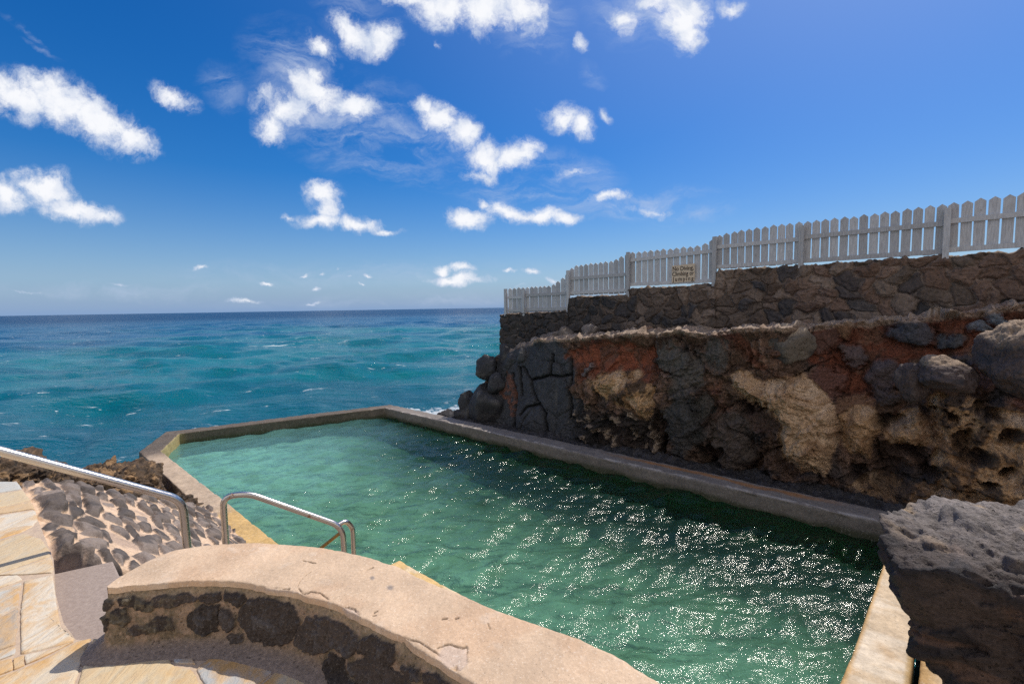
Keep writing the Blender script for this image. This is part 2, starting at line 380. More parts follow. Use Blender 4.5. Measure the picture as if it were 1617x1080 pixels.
# ------------------------------------------------------------------ sea
SEA = -.42
def waves(X, Y, spacing, lams, slope, main, spread, seed, tilt=0.):
    r_ = np.random.RandomState(seed); Z = np.zeros(X.shape)
    wt = np.array(lams)**tilt; wt = wt/math.sqrt((wt**2).sum())
    for lam, w_ in zip(lams, wt):
        k = 2*math.pi/lam
        a = slope/k*math.sqrt(2.)*w_; th = main+r_.normal()*spread; ph = r_.rand()*6.283
        fade = 1-ss(spacing/lam, .22, .42)
        if np.max(fade) <= 0: continue
        arg = k*(X*math.cos(th)+Y*math.sin(th))+ph
        s = np.sin(arg+.35*np.sin(arg*.37+ph*2)); Z += fade*a*(s+.25*(s*s-.5))
    return Z
def watermat_sea():
    m, nt, b, P, o = newmat('sea_water')
    a = nn(nt, 'ShaderNodeVertexColor'); a.layer_name = 'Col'
    sp = nn(nt, 'ShaderNodeSeparateXYZ'); nt.links.new(P, sp.inputs[0])
    ln = nn(nt, 'ShaderNodeVectorMath', operation='LENGTH'); nt.links.new(P, ln.inputs[0]); dist = ln.outputs['Value']
    m1 = mapping(nt, P, rot=(0, 0, R(-25)), sc=(.35, 1, 1))
    nA = noise(nt, m1, 1.1, 6, .62, .3); nB = noise(nt, m1, .16, 7, .65, .2); nC = noise(nt, P, 7, 3, .6)
    h = mathn(nt, 'ADD', mathn(nt, 'ADD', mathn(nt, 'MULTIPLY', nA, .24), mathn(nt, 'MULTIPLY', nB, .7)), mathn(nt, 'MULTIPLY', nC, .05))
    bumpn(nt, b, h, 1., .9)
    f1 = noise(nt, mapping(nt, P, rot=(0, 0, R(-12)), sc=(.3, 1, 1)), .5, 9, .68, .4)
    f2 = noise(nt, P, .045, 3, .5)
    foam = maprange(nt, mathn(nt, 'ADD', f1, mathn(nt, 'MULTIPLY', f2, .28)), .80, .86, 0, .7)
    f3 = noise(nt, mapping(nt, P, rot=(0, 0, R(-18)), sc=(.4, 1, 1)), 1.7, 7, .7, .3)
    foam = mathn(nt, 'MAXIMUM', foam, maprange(nt, mathn(nt, 'ADD', f3, mathn(nt, 'MULTIPLY', f2, .2)), .735, .79, 0, .8))
    nd = noise(nt, mapping(nt, P, rot=(0, 0, R(-20)), sc=(.25, 1, 1)), .35, 6, .6)
    c = mixc(nt, maprange(nt, nd, .4, .65, 0, .55), a.outputs[0], (.004, .05, .10))
    c = mixc(nt, foam, c, (.75, .8, .82))
    nt.links.new(maprange(nt, dist, 15, 300, .5, .14), b.inputs['Specular IOR Level'])
    nt.links.new(c, b.inputs['Base Color']); b.inputs['IOR'].default_value = 1.33
    nt.links.new(mathn(nt, 'MAXIMUM', maprange(nt, foam, 0, .7, .13, .8), maprange(nt, dist, 20, 400, .13, .32)), b.inputs['Roughness']); return m
nr, na = 330, 900
vy = np.concatenate([np.linspace(1, 0, nr)**1.0])
# rows are spaced evenly in apparent depth near the shore and stretch to the horizon
yy_ = 4.02/np.interp(np.linspace(0, 1, nr), [0, .25, .5, 1], [.00016, .035, .12, .62])
yy_[0] = 30000
ang = np.linspace(R(-86), R(62), na)
RR, AA = np.meshgrid(yy_, ang, indexing='ij')
X = RR*np.sin(AA); Y = RR*np.cos(AA)
dr = np.abs(np.gradient(RR, axis=0)); spc = np.maximum(dr*.8, RR*(ang[1]-ang[0]))
lam = np.geomspace(.35, 14, 46)
Z = SEA + waves(X, Y, spc, lam, .25, R(250), .6, 3)
Z = SEA + (Z-SEA)*(.75+.5*np.clip(fbm(X*.12, Y*.12, o=2), -1, 1))
s_, d_ = X*.743-Y*.669, X*.669+Y*.743
pool_out = [(-13.70, 2.1), (-15.36, 2.88), (-13.55, 8.6), (-.0, 8.85), (.0, 2.2)]
q = psdf(s_, d_, pool_out); Z = np.where(q < -.03, -3., np.where(q < .2, np.minimum(Z, SEA-.02), Z))
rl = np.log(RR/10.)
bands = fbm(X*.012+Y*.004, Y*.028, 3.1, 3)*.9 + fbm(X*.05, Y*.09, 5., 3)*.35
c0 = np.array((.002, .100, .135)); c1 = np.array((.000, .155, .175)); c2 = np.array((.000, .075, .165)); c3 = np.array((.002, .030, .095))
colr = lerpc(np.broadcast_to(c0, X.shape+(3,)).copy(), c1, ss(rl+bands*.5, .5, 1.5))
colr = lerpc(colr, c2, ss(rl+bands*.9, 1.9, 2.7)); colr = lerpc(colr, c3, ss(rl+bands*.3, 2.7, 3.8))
fm = np.exp(-((s_+13.0)**2+((d_-11.0)/1.6)**2)/4.)+.8*np.exp(-((X+8.3)**2+(Y-9.6)**2)/.5)
fmm = ss(fbm(X*2.2, Y*2.2, 7., 6, .65)+fm*1.3, .75, 1.15)*np.clip(fm*3, 0, 1); colr = lerpc(colr, (.75, .80, .82), fmm); Z += .06*fmm
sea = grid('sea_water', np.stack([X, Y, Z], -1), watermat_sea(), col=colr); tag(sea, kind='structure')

# ------------------------------------------------------------------ pool basin, water, concrete rim
innr = [(-.15, 8.58), (-13.38, 8.36), (-15.08, 3.0), (-13.48, 2.3), (-5.02, 2.40), (-5.0, 2.42), (-.55, 2.42)]
# pool floor
S_, D_ = np.meshgrid(np.linspace(-15.4, .2, 400), np.linspace(2., 8.9, 180), indexing='ij')
fz = -.34-.03*(S_+15.4)+.04*fbm(S_*1.6, D_*1.6, 1., 5, .6)-.25*ss(D_, 6.6, 8.4)
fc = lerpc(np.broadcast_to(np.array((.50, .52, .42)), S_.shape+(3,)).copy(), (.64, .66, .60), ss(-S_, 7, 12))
fc = lerpc(fc, (.06, .09, .055), ss(D_+.9*fbm(S_*.5, D_*.6, 22., 4), 4.3, 6.9)*(1-.5*ss(-S_, 10, 13)))  # floor darkened towards the cliff's shadow: shade put into the colour
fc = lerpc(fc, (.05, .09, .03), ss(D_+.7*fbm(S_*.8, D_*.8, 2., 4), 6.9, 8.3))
fc = lerpc(fc, (.25, .27, .17), ss(fbm(S_*1.7, D_*1.7, 9., 4), .1, .6)*.7)
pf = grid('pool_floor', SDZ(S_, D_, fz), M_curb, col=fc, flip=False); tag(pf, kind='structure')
def poolwater():
    m, nt, b, P, o = newmat('pool_water'); nt.nodes.remove(b)
    a = nn(nt, 'ShaderNodeVertexColor'); a.layer_name = 'Col'
    nA = noise(nt, mapping(nt, P, rot=(0, 0, R(-20)), sc=(.55, 1, 1)), 9, 4, .6, .3); nB = noise(nt, P, 26, 3, .6)
    bp = nn(nt, 'ShaderNodeBump'); bp.inputs['Distance'].default_value = 1.; bp.inputs['Strength'].default_value = 1.
    nt.links.new(mathn(nt, 'ADD', mathn(nt, 'MULTIPLY', nA, .030), mathn(nt, 'MULTIPLY', nB, .009)), bp.inputs['Height'])
    df = nn(nt, 'ShaderNodeBsdfDiffuse'); nt.links.new(a.outputs[0], df.inputs[0])
    tr = nn(nt, 'ShaderNodeBsdfTransparent'); tr.inputs[0].default_value = (.52, .80, .72, 1)
    gl = nn(nt, 'ShaderNodeBsdfGlossy'); gl.inputs['Roughness'].default_value = .105; nt.links.new(bp.outputs[0], gl.inputs['Normal'])
    fr = nn(nt, 'ShaderNodeFresnel'); fr.inputs[0].default_value = 1.33; nt.links.new(bp.outputs[0], fr.inputs['Normal'])
    m1 = nn(nt, 'ShaderNodeMixShader'); m1.inputs[0].default_value = .30; nt.links.new(tr.outputs[0], m1.inputs[1]); nt.links.new(df.outputs[0], m1.inputs[2])
    m2 = nn(nt, 'ShaderNodeMixShader'); nt.links.new(fr.outputs[0], m2.inputs[0]); nt.links.new(m1.outputs[0], m2.inputs[1]); nt.links.new(gl.outputs[0], m2.inputs[2])
    nt.links.new(m2.outputs[0], o.inputs[0]); return m
S_, D_ = np.meshgrid(np.linspace(-15.3, .0, 680), np.linspace(2.2, 8.75, 290), indexing='ij')
qq = psdf(S_, D_, [(-.0, 8.75), (-13.3, 8.5), (-15.25, 2.95), (-13.5, 2.15), (-.1, 2.25)])
Pw = SDZ(S_, D_, 0.); wz = waves(Pw[..., 0], Pw[..., 1], .0226, np.geomspace(.12, 1.1, 52), .30, R(115), .5, 11, .12)
amp = .55+.45*ss(S_, -14, -6)+.3*fbm(S_*.3, D_*.4, 4., 2); Pw[..., 2] = wz*amp
Pw[..., 2] = np.where(qq > 0, -.25, Pw[..., 2])
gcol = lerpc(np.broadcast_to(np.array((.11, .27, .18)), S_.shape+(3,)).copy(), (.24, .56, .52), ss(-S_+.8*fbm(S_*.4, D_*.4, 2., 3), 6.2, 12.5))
gcol = lerpc(gcol, (.02, .07, .06), ss(D_+.9*fbm(S_*.5, D_*.6, 22., 4), 4.5, 6.9)*(1-.6*ss(-S_, 9, 12.5)))  # shade on the cliff side of the pool put into the water colour
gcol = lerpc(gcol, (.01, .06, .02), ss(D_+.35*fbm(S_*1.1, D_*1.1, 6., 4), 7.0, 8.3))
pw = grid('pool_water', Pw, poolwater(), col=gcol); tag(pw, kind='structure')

def rim(name, inner, outer, ztop, zbot, step, colf, label, cat, amp=.012, parent=None):
    """a concrete wall swept between two (s,d) polylines, rounded arrises, wear"""
    n = max(2, int(np.sum(np.linalg.norm(np.diff(np.array(inner), axis=0), axis=1))/step))
    t = np.linspace(0, 1, n); ki = np.linspace(0, 1, len(inner))
    L = np.concatenate([[0], np.cumsum(np.linalg.norm(np.diff(np.array(inner), axis=0), axis=1))]); L /= L[-1]
    I = np.stack([np.interp(t, L, [p[k] for p in inner]) for k in (0, 1)], -1); Oo = np.stack([np.interp(t, L, [p[k] for p in outer]) for k in (0, 1)], -1)
    cs = [(0, z) for z in np.linspace(zbot, ztop-.03, 14+int((ztop-zbot)/.05))] + [(.008, ztop-.014), (.03, ztop-.003)] + [(x, ztop) for x in np.linspace(.06, .94, 16)] + [(.97, ztop-.003), (.992, ztop-.014)] + [(1, z) for z in np.linspace(ztop-.03, zbot, 16)]
    cs = np.array(cs); G = I[:, None]*(1-cs[None, :, :1])+Oo[:, None]*cs[None, :, :1]
    zz = np.broadcast_to(cs[None, :, 1], G.shape[:2]).copy(); s, d = G[..., 0], G[..., 1]
    top = (cs[:, 0] > .0)*(cs[:, 0] < 1)*1.
    nz = fbm(s*4, d*4, zz*4, 4)*amp+fbm(s*.8, d*.8, zz, 2)*amp
    chip = np.minimum(0, fbm(s*5+3, d*5, zz*3, 4)+.25)*.05*np.exp(-np.minimum(cs[:, 0], 1-cs[:, 0])*14)[None]*(zz > ztop-.08)
    dirn = (Oo-I)/np.linalg.norm(Oo-I, axis=1)[:, None]
    side = np.where(cs[:, 0] == 0, -1., np.where(cs[:, 0] == 1, 1., 0.))
    G = G+dirn[:, None]*(side[None, :, None]*nz[..., None]); zz = zz+nz*top[None]+chip
    P = SDZ(G[..., 0], G[..., 1], zz); c = colf(s, d, zz, cs[None, :, 0]*np.ones_like(s))
    o = grid(name, P, M_curb, col=c, off=P[n//2, 0]*np.array((1, 1, 0)), parent=parent)
    if label: tag(o, label, cat)
    return o
def rimcol(s, d, z, x):
    c = np.broadcast_to(np.array((.22, .16, .115)), s.shape+(3,)).copy()
    n = fbm(s*1.2, d*1.2, z*2, 4); n2 = fbm(s*6, d*6, z*6, 4)
    c = lerpc(c, (.38, .29, .215), ss(n, -.1, .5)*.8); c = lerpc(c, (.09, .07, .06), ss(n2, .15, .6)*.6)
    px, py = pix(SDZ(s, d, z))
    farw = ss(-s, 12.6, 14.); c = lerpc(c, (.09, .072, .055), farw*.88)
    right = ss(d, 7.4, 8.2)*(1-farw); c = lerpc(c, (.19, .17, .155), right*.85)
    c = lerpc(c, (.40, .36, .32), right*ss(np.abs(x-.1), .09, .03)*ss(n2+n, -.1, .3)*ss(z, .2, .28))
    c = lerpc(c, (.34, .15, .045), right*ss(s, -5.5, -4)*ss(np.abs(x-.72+.15*n), .2, .06)*(1-ss(s, -1.6, -.6))*.8)
    yel = (1-ss(d, 2.6, 3.0))*ss(s+.25*n, -8.9, -8.3); c = lerpc(c, (.60, .39, .15), yel*.9*ss(z, .1, .25))
    left = (1-ss(d, 2.6, 3.0))*ss(s, -13.5, -12.6)*(1-yel); c = lerpc(c, (.50, .38, .27), left*ss(z, .22, .28)*.8)
    c = lerpc(c, (.045, .05, .02), (1-ss(z+.05*n, .03, .13))*.85*(x < .5)); c = lerpc(c, (.035, .10, .015), (1-ss(z, -.15, 0.))*(x < .5)*right)
    c = lerpc(c, (.42, .33, .14), farw*(1-ss(d, 2.9, 3.2))*(x < .02)*.8)
    return c
rim('pool_wall', [(-.12, 8.59), (-4.3, 8.50), (-13.38, 8.36), (-15.08, 3.0), (-13.50, 2.30), (-8.8, 2.38), (-5., 2.42), (-.6, 2.42)],
    [(-.1, 9.12), (-4.3, 9.02), (-13.70, 8.78), (-15.60, 2.80), (-13.88, 1.94), (-8.9, 2.00), (-5., 2.0), (-.6, 2.0)],
    .30, -1.6, .035, rimcol, 'long weathered concrete wall rimming the green seawater pool, white crust on its edge', 'pool wall')
def slabcol(s, d, z, x):
    n = fbm(s*1.2, d*5, z*2, 4); n2 = fbm(s*2, d*2, 3, 3)
    c = lerpc(np.broadcast_to(np.array((.56, .43, .29)), s.shape+(3,)).copy(), (.66, .55, .42), ss(n, -.1, .4)); c = lerpc(c, (.46, .29, .14), ss(n2, .2, .6)*.55)
    c = lerpc(c, (.50, .30, .11), ss(.10-x, 0, .06)*.9); c = lerpc(c, (.42, .27, .10), ss(x, .88, .95)*.8)
    return lerpc(c, (.06, .09, .03), 1-ss(z, .0, .12))
rim('pool_end_slab', [(-.52, 3.2), (-.34, 5.5), (-.16, 8.56)], [(-.02, 3.2), (.06, 5.5), (.14, 8.56)], .315, -1.6, .03, slabcol,
    'pale tan concrete slab along the near end of the pool, beside the huge dark boulder', 'slab', .006)
rim('side_slab', [(.03, 3.0), (.12, 5.5), (.17, 8.7)], [(1.6, 3.0), (1.6, 5.5), (1.6, 8.7)], .29, -.6, .04, slabcol,
    'lower tan slab tucked between the pool end slab and the huge dark boulder', 'slab', .006)
def stepcol(s, d, z, x):
    n = fbm(s*3, d*3, z, 3); c = lerpc(np.broadcast_to(np.array((.62, .42, .18)), s.shape+(3,)).copy(), (.66, .52, .34), ss(n, -.1, .5)); return lerpc(c, (.1, .13, .06), 1-ss(z, .0, .12))
rim('pool_entry_block', [(-5.0, 3.29), (-3.4, 3.34)], [(-4.98, 2.46), (-3.4, 2.46)], .30, -1.5, .03, stepcol,
    'yellowed concrete entry block whose corner shows behind the curved wall cap', 'step', .008)

# ------------------------------------------------------------------ cliff
s1 = np.linspace(-11.6, 4.6, 1080)
zl = np.interp(s1, [-11.6, -11.1, -10.6, -10., -9, -7.8, -5.4, -1.83, -.47, 1.18, 4.6], [.0, .35, 1.1, 1.95, 2.35, 2.68, 2.87, 3.10, 3.27, 3.42, 3.5])
zl = zl+.08*fbm(s1*1.4, 2.2, 0, 5, .6)
dfoot = np.interp(s1, [-11.6, -10, -8, -5.4, -3.6, -2.4, 0, 1.5, 4.6], [9.9, 9.55, 9.5, 9.5, 9.7, 9.95, 9.85, 9.5, 9.0])
dled = np.interp(s1, [-11.6, -10, -8.4, -7.6, -5.4, -1.9, -1.0, 1.2, 4.6], [10.6, 10.3, 10.1, 9.85, 9.78, 9.85, 10.6, 10.85, 10.9])
nv = 330; tv = np.concatenate([np.linspace(0, 1, 34, endpoint=False), np.linspace(1, 2, 256, endpoint=False), np.linspace(2, 3, 40)])
Sg = np.repeat(s1[:, None], nv, 1); Tv = np.repeat(tv[None], len(s1), 0)
a1 = np.clip(Tv, 0, 1); a2 = np.clip(Tv-1, 0, 1); a3 = np.clip(Tv-2, 0, 1)
zf = .2
bd_ = 8.98+(dfoot[:, None]-8.98)*a1; bz_ = -.35+(zf+.35)*ss(a1, 0, .25)+.0*a1
bd_ = bd_+(dled-dfoot)[:, None]*(a2**1.2); bz_ = bz_+(zl-zf)[:, None]*a2
bd_ = bd_+(11.6-dled)[:, None]*a3; bz_ = bz_+.06*a3
P0 = SDZ(Sg, bd_, bz_); px, py = pix(P0)
wob = fbm(Sg*2.2, bz_*2.2, 3., 6, .62)*12; wob2 = fbm(Sg*2.2+40, bz_*2.2, 7., 6, .62)*12
qx, qy = px+wob, py+wob2
f_face = ss(a2, 0, .06)*(1-ss(a3, 0, .1)); f_face = np.where(a2 <= 0, 0, f_face)
us, vs_ = Sg+.16*fbm(Sg*1.1, bz_*1.1, 1., 3), bz_+.16*fbm(Sg*1.1+9, bz_*1.1, 2., 3)
H = np.zeros(Sg.shape); C = np.broadcast_to(np.array((.135, .083, .058)), Sg.shape+(3,)).copy()
def facets(scale, amp, tilt, crack, cw, seed, ax=1.):
    f1, f2, i, ox, oy = vor(us/scale*ax, vs_/scale, seed)
    h = (RND[i, 2]-.5)*2*amp+((RND[i, 3]-.5)*ox+(RND[i, 0]-.5)*oy)*tilt*2
    return h-crack*np.exp(-(f2-f1)/cw), i, f2-f1
hA, iA, eA = facets(1.15, .13, .16, .09, .05, 1); hB, iB, eB = facets(.42, .07, .10, .035, .07, 2); hC, iC, eC = facets(.15, .028, .04, .01, .1, 3)
hD, iD, eD = facets(.065, .010, .03, .0, .1, 4); fine = fbm(us*5, vs_*5, 1., 5, .55); spiky = 1-np.abs(fbm(us*3.3, vs_*3.3, 17., 6, .62))
basalt = ss(-psdf(qx, qy, [(760, 700), (780, 560), (850, 530), (885, 528), (900, 560), (905, 600), (930, 700), (900, 730)]), -6, 6)
H += hA*(1-.7*basalt)+hB*(1-.85*basalt)+hC*(1-.8*basalt)+hD*(1-.8*basalt)+(.07*spiky+fine*.05+.10*np.abs(fbm(us*1.7, vs_*2.4, 11., 5, .55)))*(1-.7*basalt)
tone = .75+.6*RND[iB, 2]; C *= (tone*(.7+.6*RND[iC, 1])*(.8+.4*RND[iD, 0]))[..., None]
C = lerpc(C, (.12, .075, .05), ss(fbm(us*.9, vs_*.9, 4., 4), .05, .5)*.8)
C = lerpc(C, (.045, .045, .05), ss(fbm(us*1.1+20, vs_*1.1, 8., 4), .0, .5)*.85)
C = lerpc(C, (.022, .021, .023), ss(fine, .25, .8)*.5)
# dark basalt blocks at the seaward end, with their cracks
C = lerpc(C, np.array((.055, .057, .064)), basalt); C = lerpc(C, (.13, .12, .11), basalt*ss(fbm(us*3.5, vs_*.7, 3., 3), .1, .6)*ss(qx, 845, 880)*(1-ss(qy, 610, 660))*.7)
for ln in ([(826, 581), (838, 600), (862, 594), (900, 593)], [(821, 581), (823, 625)], [(838, 600), (842, 620), (855, 640)], [(826, 655), (836, 641), (855, 638), (864, 652)], [(870, 594), (873, 560)], [(900, 560), (903, 660)], [(864, 652), (868, 690)], [(808, 590), (815, 640), (812, 690)]):
    dl = ldist(px+wob*.12, py+wob2*.12, ln); H -= .13*np.exp(-(dl/2.2)**2)*basalt; C = lerpc(C, (.01, .01, .01), np.exp(-(dl/1.6)**2)*basalt)
H += basalt*(.10*np.sin((px-826)/26.)*0+.22*np.exp(-(((px-845)/26)**2+((py-665)/28)**2)))
C = lerpc(C, (.16, .07, .045), ss(-psdf(qx, qy, [(793, 590), (800, 590), (812, 640), (822, 660), (806, 650), (796, 625)]), -2, 3)*.8)
# red soil
reds = [[(898, 546), (940, 538), (1000, 541), (1032, 548), (1034, 600), (1022, 612), (985, 590), (960, 585), (930, 602), (912, 600), (899, 575)],
        [(1262, 520), (1350, 514), (1480, 503), (1640, 495), (1640, 525), (1560, 540), (1500, 560), (1440, 575), (1400, 610), (1372, 650), (1330, 640), (1290, 590), (1262, 560)]]
for k, poly in enumerate(reds):
    m = ss(-psdf(qx, qy, poly), -5, 7); H = H*(1-.7*m)-.14*m+m*(.07*fbm(us*2, vs_*2, 5., 3)+.035*fine)
    C = lerpc(C, np.array((.22, .072, .04))*(.8 if k else 1.15), m*(.95-.6*ss(fbm(us*2.2, vs_*2.2, 9., 5, .6), -.05, .45)))
C = lerpc(C, (.2, .07, .04), ss(fbm(us*.8+5, vs_*1.3, 2., 4), .25, .6)*ss(qx, 1040, 1180)*.6*(1-ss(qy, 640, 720)))
# stones sitting in the red soil
for (x, y, rx, ry, h, c) in [(1440, 524, 42, 20, .22, (.05, .055, .065)), (1392, 590, 26, 26, .2, (.07, .06, .065)), (1345, 562, 20, 20, .12, (.09, .07, .07)), (1397, 622, 28, 18, .2, (.06, .05, .05)),
     (1500, 535, 24, 12, .14, (.05, .06, .07)), (1545, 520, 22, 9, .1, (.10, .12, .14)), (1580, 507, 30, 8, .12, (.12, .15, .18)), (1335, 520, 18, 14, .12, (.17, .10, .06)), (1480, 615, 30, 26, .25, (.08, .05, .04)),
     (924, 588, 9, 9, .1, (.12, .11, .11)), (1092, 590, 26, 40, .18, (.09, .08, .07)), (1132, 560, 26, 24, .16, (.08, .075, .07)), (1062, 566, 30, 24, .15, (.085, .078, .07)),
     (1160, 690, 44, 56, .3, (.075, .06, .052)), (1085, 668, 40, 52, .3, (.045, .045, .045)), (1120, 640, 18, 22, .1, (.06, .055, .05)), (1215, 655, 34, 34, .18, (.07, .045, .035)), (1555, 595, 30, 26, .25, (.08, .045, .04)),
     (1520, 575, 26, 14, .16, (.05, .045, .05)), (1300, 540, 34, 20, .1, (.09, .05, .04)), (1310, 605, 34, 26, .16, (.10, .05, .04)), (1350, 640, 34, 20, .14, (.16, .09, .055))]:
    e = np.hypot((qx-x)/rx, (qy-y)/ry); m = 1-ss(e, .72, 1.08)
    H = H*(1-.6*m)+h*np.sqrt(np.clip(1-(e/1.08)**2, 0, 1))*.9*(e < 1.08)+m*.03*fine; C = lerpc(C, np.array(c)*1.15, m*.9)
    C = lerpc(C, (.015, .012, .01), np.exp(-((e-1.1)/.07)**2)*.6)
# tan outcrops
TAN = np.array((.46, .325, .21))
tans = [([(936, 604), (948, 588), (985, 583), (1015, 592), (1036, 612), (1040, 640), (1028, 665), (1010, 655), (985, 640), (968, 628), (952, 626), (940, 618)], .30, 1.),
        ([(1153, 592), (1176, 583), (1200, 596), (1213, 601), (1248, 592), (1275, 592), (1300, 612), (1322, 640), (1330, 668), (1326, 705), (1304, 752), (1283, 738), (1262, 742), (1238, 718), (1232, 690), (1240, 672), (1220, 650), (1196, 634), (1180, 628), (1164, 610)], .45, 1.),
        ([(1330, 655), (1352, 640), (1380, 642), (1398, 672), (1380, 690), (1375, 720), (1345, 712), (1330, 690)], .38, .85),
        ([(1396, 680), (1420, 650), (1450, 640), (1470, 660), (1475, 700), (1440, 705), (1410, 705)], .33, .75),
        ([(1465, 625), (1500, 615), (1560, 640), (1640, 650), (1640, 800), (1560, 790), (1480, 770), (1470, 720), (1480, 690)], .28, .95),
        ([(1380, 740), (1440, 760), (1520, 770), (1560, 800), (1480, 800), (1400, 790), (1340, 770)], .12, .7)]
mot = fbm(us*3.1, vs_*3.1, 6., 5, .6); mot2 = fbm(us*1.3, vs_*1.3, 12., 4)
for k, (poly, h, w) in enumerate(tans):
    sdp = psdf(px+wob*.55, py+wob2*.55, poly); m = ss(-sdp, -3, 3); H = H*(1-.75*m)+h*ss(-sdp, -6, 22)+m*.11*mot+m*.05*np.abs(fbm(us*6, vs_*3, 2., 4))
    cc_ = TAN*np.array((1, .95, .9) if k == 1 else (1, .88, .72)); cm = lerpc(np.broadcast_to(cc_, C.shape).copy(), (.22, .12, .06), ss(mot2+.3*mot, .0, .55)*.8)
    if k in (0, 4, 5): cm = lerpc(cm, (.045, .035, .03), ss(mot, .16, .34)*.8)
    cm = lerpc(cm, (.58, .43, .30), ss(mot, -.1, -.6)*.6)
    C = C*(1-(m*w)[..., None])+cm*(m*w)[..., None]
# pitted lower rock below the outcrops
low = ss(-psdf(qx, qy, [(905, 640), (1040, 655), (1055, 730), (900, 720)]), -5, 8)
C = lerpc(C, (.03, .028, .028), low*.8); C = lerpc(C, (.30, .23, .17), low*ss(mot, .18, .42)*.85); H += low*(.10*mot)
# hollows
for (x, y, rx, ry) in [(1403, 665, 22, 12), (1400, 745, 32, 42), (1545, 645, 14, 10), (1520, 690, 18, 14), (1568, 655, 14, 10), (1595, 685, 13, 14), (1500, 650, 9, 5), (1480, 640, 8, 5), (1535, 712, 20, 12), (1440, 715, 24, 14), (1590, 738, 16, 8), (1048, 690, 8, 40), (1355, 745, 14, 20), (1128, 725, 12, 26), (1185, 640, 12, 10), (1212, 636, 9, 8), (1470, 735, 20, 12), (1555, 760, 18, 8)]:
    e = np.hypot((qx-x)/rx, (qy-y)/ry); H -= .34*np.exp(-(e*1.05)**4); C = lerpc(C, (.04, .025, .02), np.exp(-(e*1.0)**4)*.7)
ph = vor(us*9, vs_*9, 21)[0]; pit = ss(.3-ph, 0, .2)*ss(qx, 1440, 1500)*ss(qy, 610, 640)*ss(fbm(us*1.5, vs_*1.5, 20., 2), -.2, .2)
H -= .07*pit; C = lerpc(C, (.03, .022, .02), pit*.8)
# overhanging lip of the ledge, its sunlit edge put into the colour
lip = np.exp(-((a2-.985)/.02)**2)*(a3 <= 0); H += f_face*(.16*np.exp(-((1-a2)/.05)**2)*ss(Sg, -8.5, -7.5)*np.clip(.7+1.2*fbm(Sg*1.7, 0., 33., 4), 0, 1.6))
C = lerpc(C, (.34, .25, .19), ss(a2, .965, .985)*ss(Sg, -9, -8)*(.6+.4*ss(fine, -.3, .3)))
C = C*1.18; edge_fade = np.where(a3 > 0, (1-ss(a3, 0, .12)), np.where(a2 > 0, 1, ss(a1, .85, 1.)))
H *= edge_fade
rough_top = np.where(a3 > 0, (.02+.05*fbm(Sg*5, bd_*5, 3., 5)+.16*np.abs(fbm(Sg*2.6, bd_*2.6, 8., 4))*(1-ss(a3, .1, .5)))*ss(a3, 0, .06)*(1-ss(a3, .85, 1.)), 0)
gr = (a2 <= 0)*(a1 > .1)*1.
f1, f2, ig, _, _ = vor(Sg*9, bd_*9, 5); gravel = gr*(.05*(1-f1)*(.4+RND[ig, 2])+.12*np.clip(fbm(Sg*1.1, bd_*1.1, 6., 3), -.2, 1)*ss(a1, .3, .9))
C = lerpc(C, (.33, .26, .205), (a3 > 0)*ss(fbm(Sg*2.5, bd_*4, 5., 4), -.5, .3)*.85)
C = np.where((gr > 0)[..., None], np.array((.05, .047, .05))*(.6+.9*RND[ig, 3])[..., None], C)
P = P0-NN*H[..., None]; P[..., 2] += rough_top+gravel+.25*H*np.where(a2 > .9, 1, 0)
cl = grid('cliff', P, M_cliff, col=C, flip=True); tag(cl, kind='structure')
def cliffpos(x, y): # a point on the sculpted cliff as the photograph shows it at x, y
    m = np.hypot(px-x, py-y); i = np.unravel_index(np.argmin(m+np.where((a2 > 0), 0, 1e3)), m.shape); return P[i]
# land behind and under
def block(name, poly, z0, z1, mat, kind='structure'):
    bm = bmesh.new(); W_ = [tuple(SDZ(s, d, 0)[:2]) for s, d in poly]; prism(bm, W_, z0, z1); return tag(bmobj(name, bm, mat), kind=kind)
M_ground = simple('dry_ground', (.28, .2, .14), .95, 3, (.16, .12, .08), .02)
block('headland', [(-10.35, 11.72), (-10.35, 60), (60, 60), (60, 11.72)], -2, 3.3, M_ground)

# ------------------------------------------------------------------ retaining stone wall
tops = [(-10.6, 3.36), (-7.80, 3.45), (-7.76, 3.86), (-5.90, 3.87), (-5.86, 4.03), (-3.62, 4.06), (-3.58, 4.36), (4.6, 4.40)]
s1 = np.linspace(-10.6, 4.6, 1000); n2_ = 150
zt = np.interp(s1, [q[0] for q in tops], [q[1] for q in tops]); zt = zt+.035*fbm(s1*3.4, 0., 5., 4)
zb = np.interp(s1, [-10.6, -9.5, -8, 4.6], [.3, 1.2, 2.3, 2.9])
tv = np.linspace(0, 1, n2_); Sg = np.repeat(s1[:, None], n2_+14, 1)
Tt = np.concatenate([tv, np.full(14, 1.)]); back = np.concatenate([np.zeros(n2_), np.linspace(.03, .5, 14)])
Zg = zb[:, None]+(zt-zb)[:, None]*Tt[None]; Dg = 11.2+back[None]+0*Zg
u_, v_ = Sg+.17*fbm(Sg*1.6, Zg*1.6, 2., 4), Zg*1.12+.17*fbm(Sg*1.6+7, Zg*1.6, 4., 4)
f1, f2, iw, ox, oy = vor(u_/.33, v_/.29, 31); e = f2-f1
rightm = ss(Sg, -3.2, -1.2)
h = .05*ss(e, .0, .3)+(RND[iw, 2]-.5)*.06+((RND[iw, 3]-.5)*ox+(RND[iw, 0]-.5)*oy)*.10+.028*fbm(u_*6, v_*6, 1., 5, .6)
face = np.where(back[None] > 0, .0, 1.)
Cw = np.array((.165, .125, .10))*(.55+.9*RND[iw, 1])[..., None]
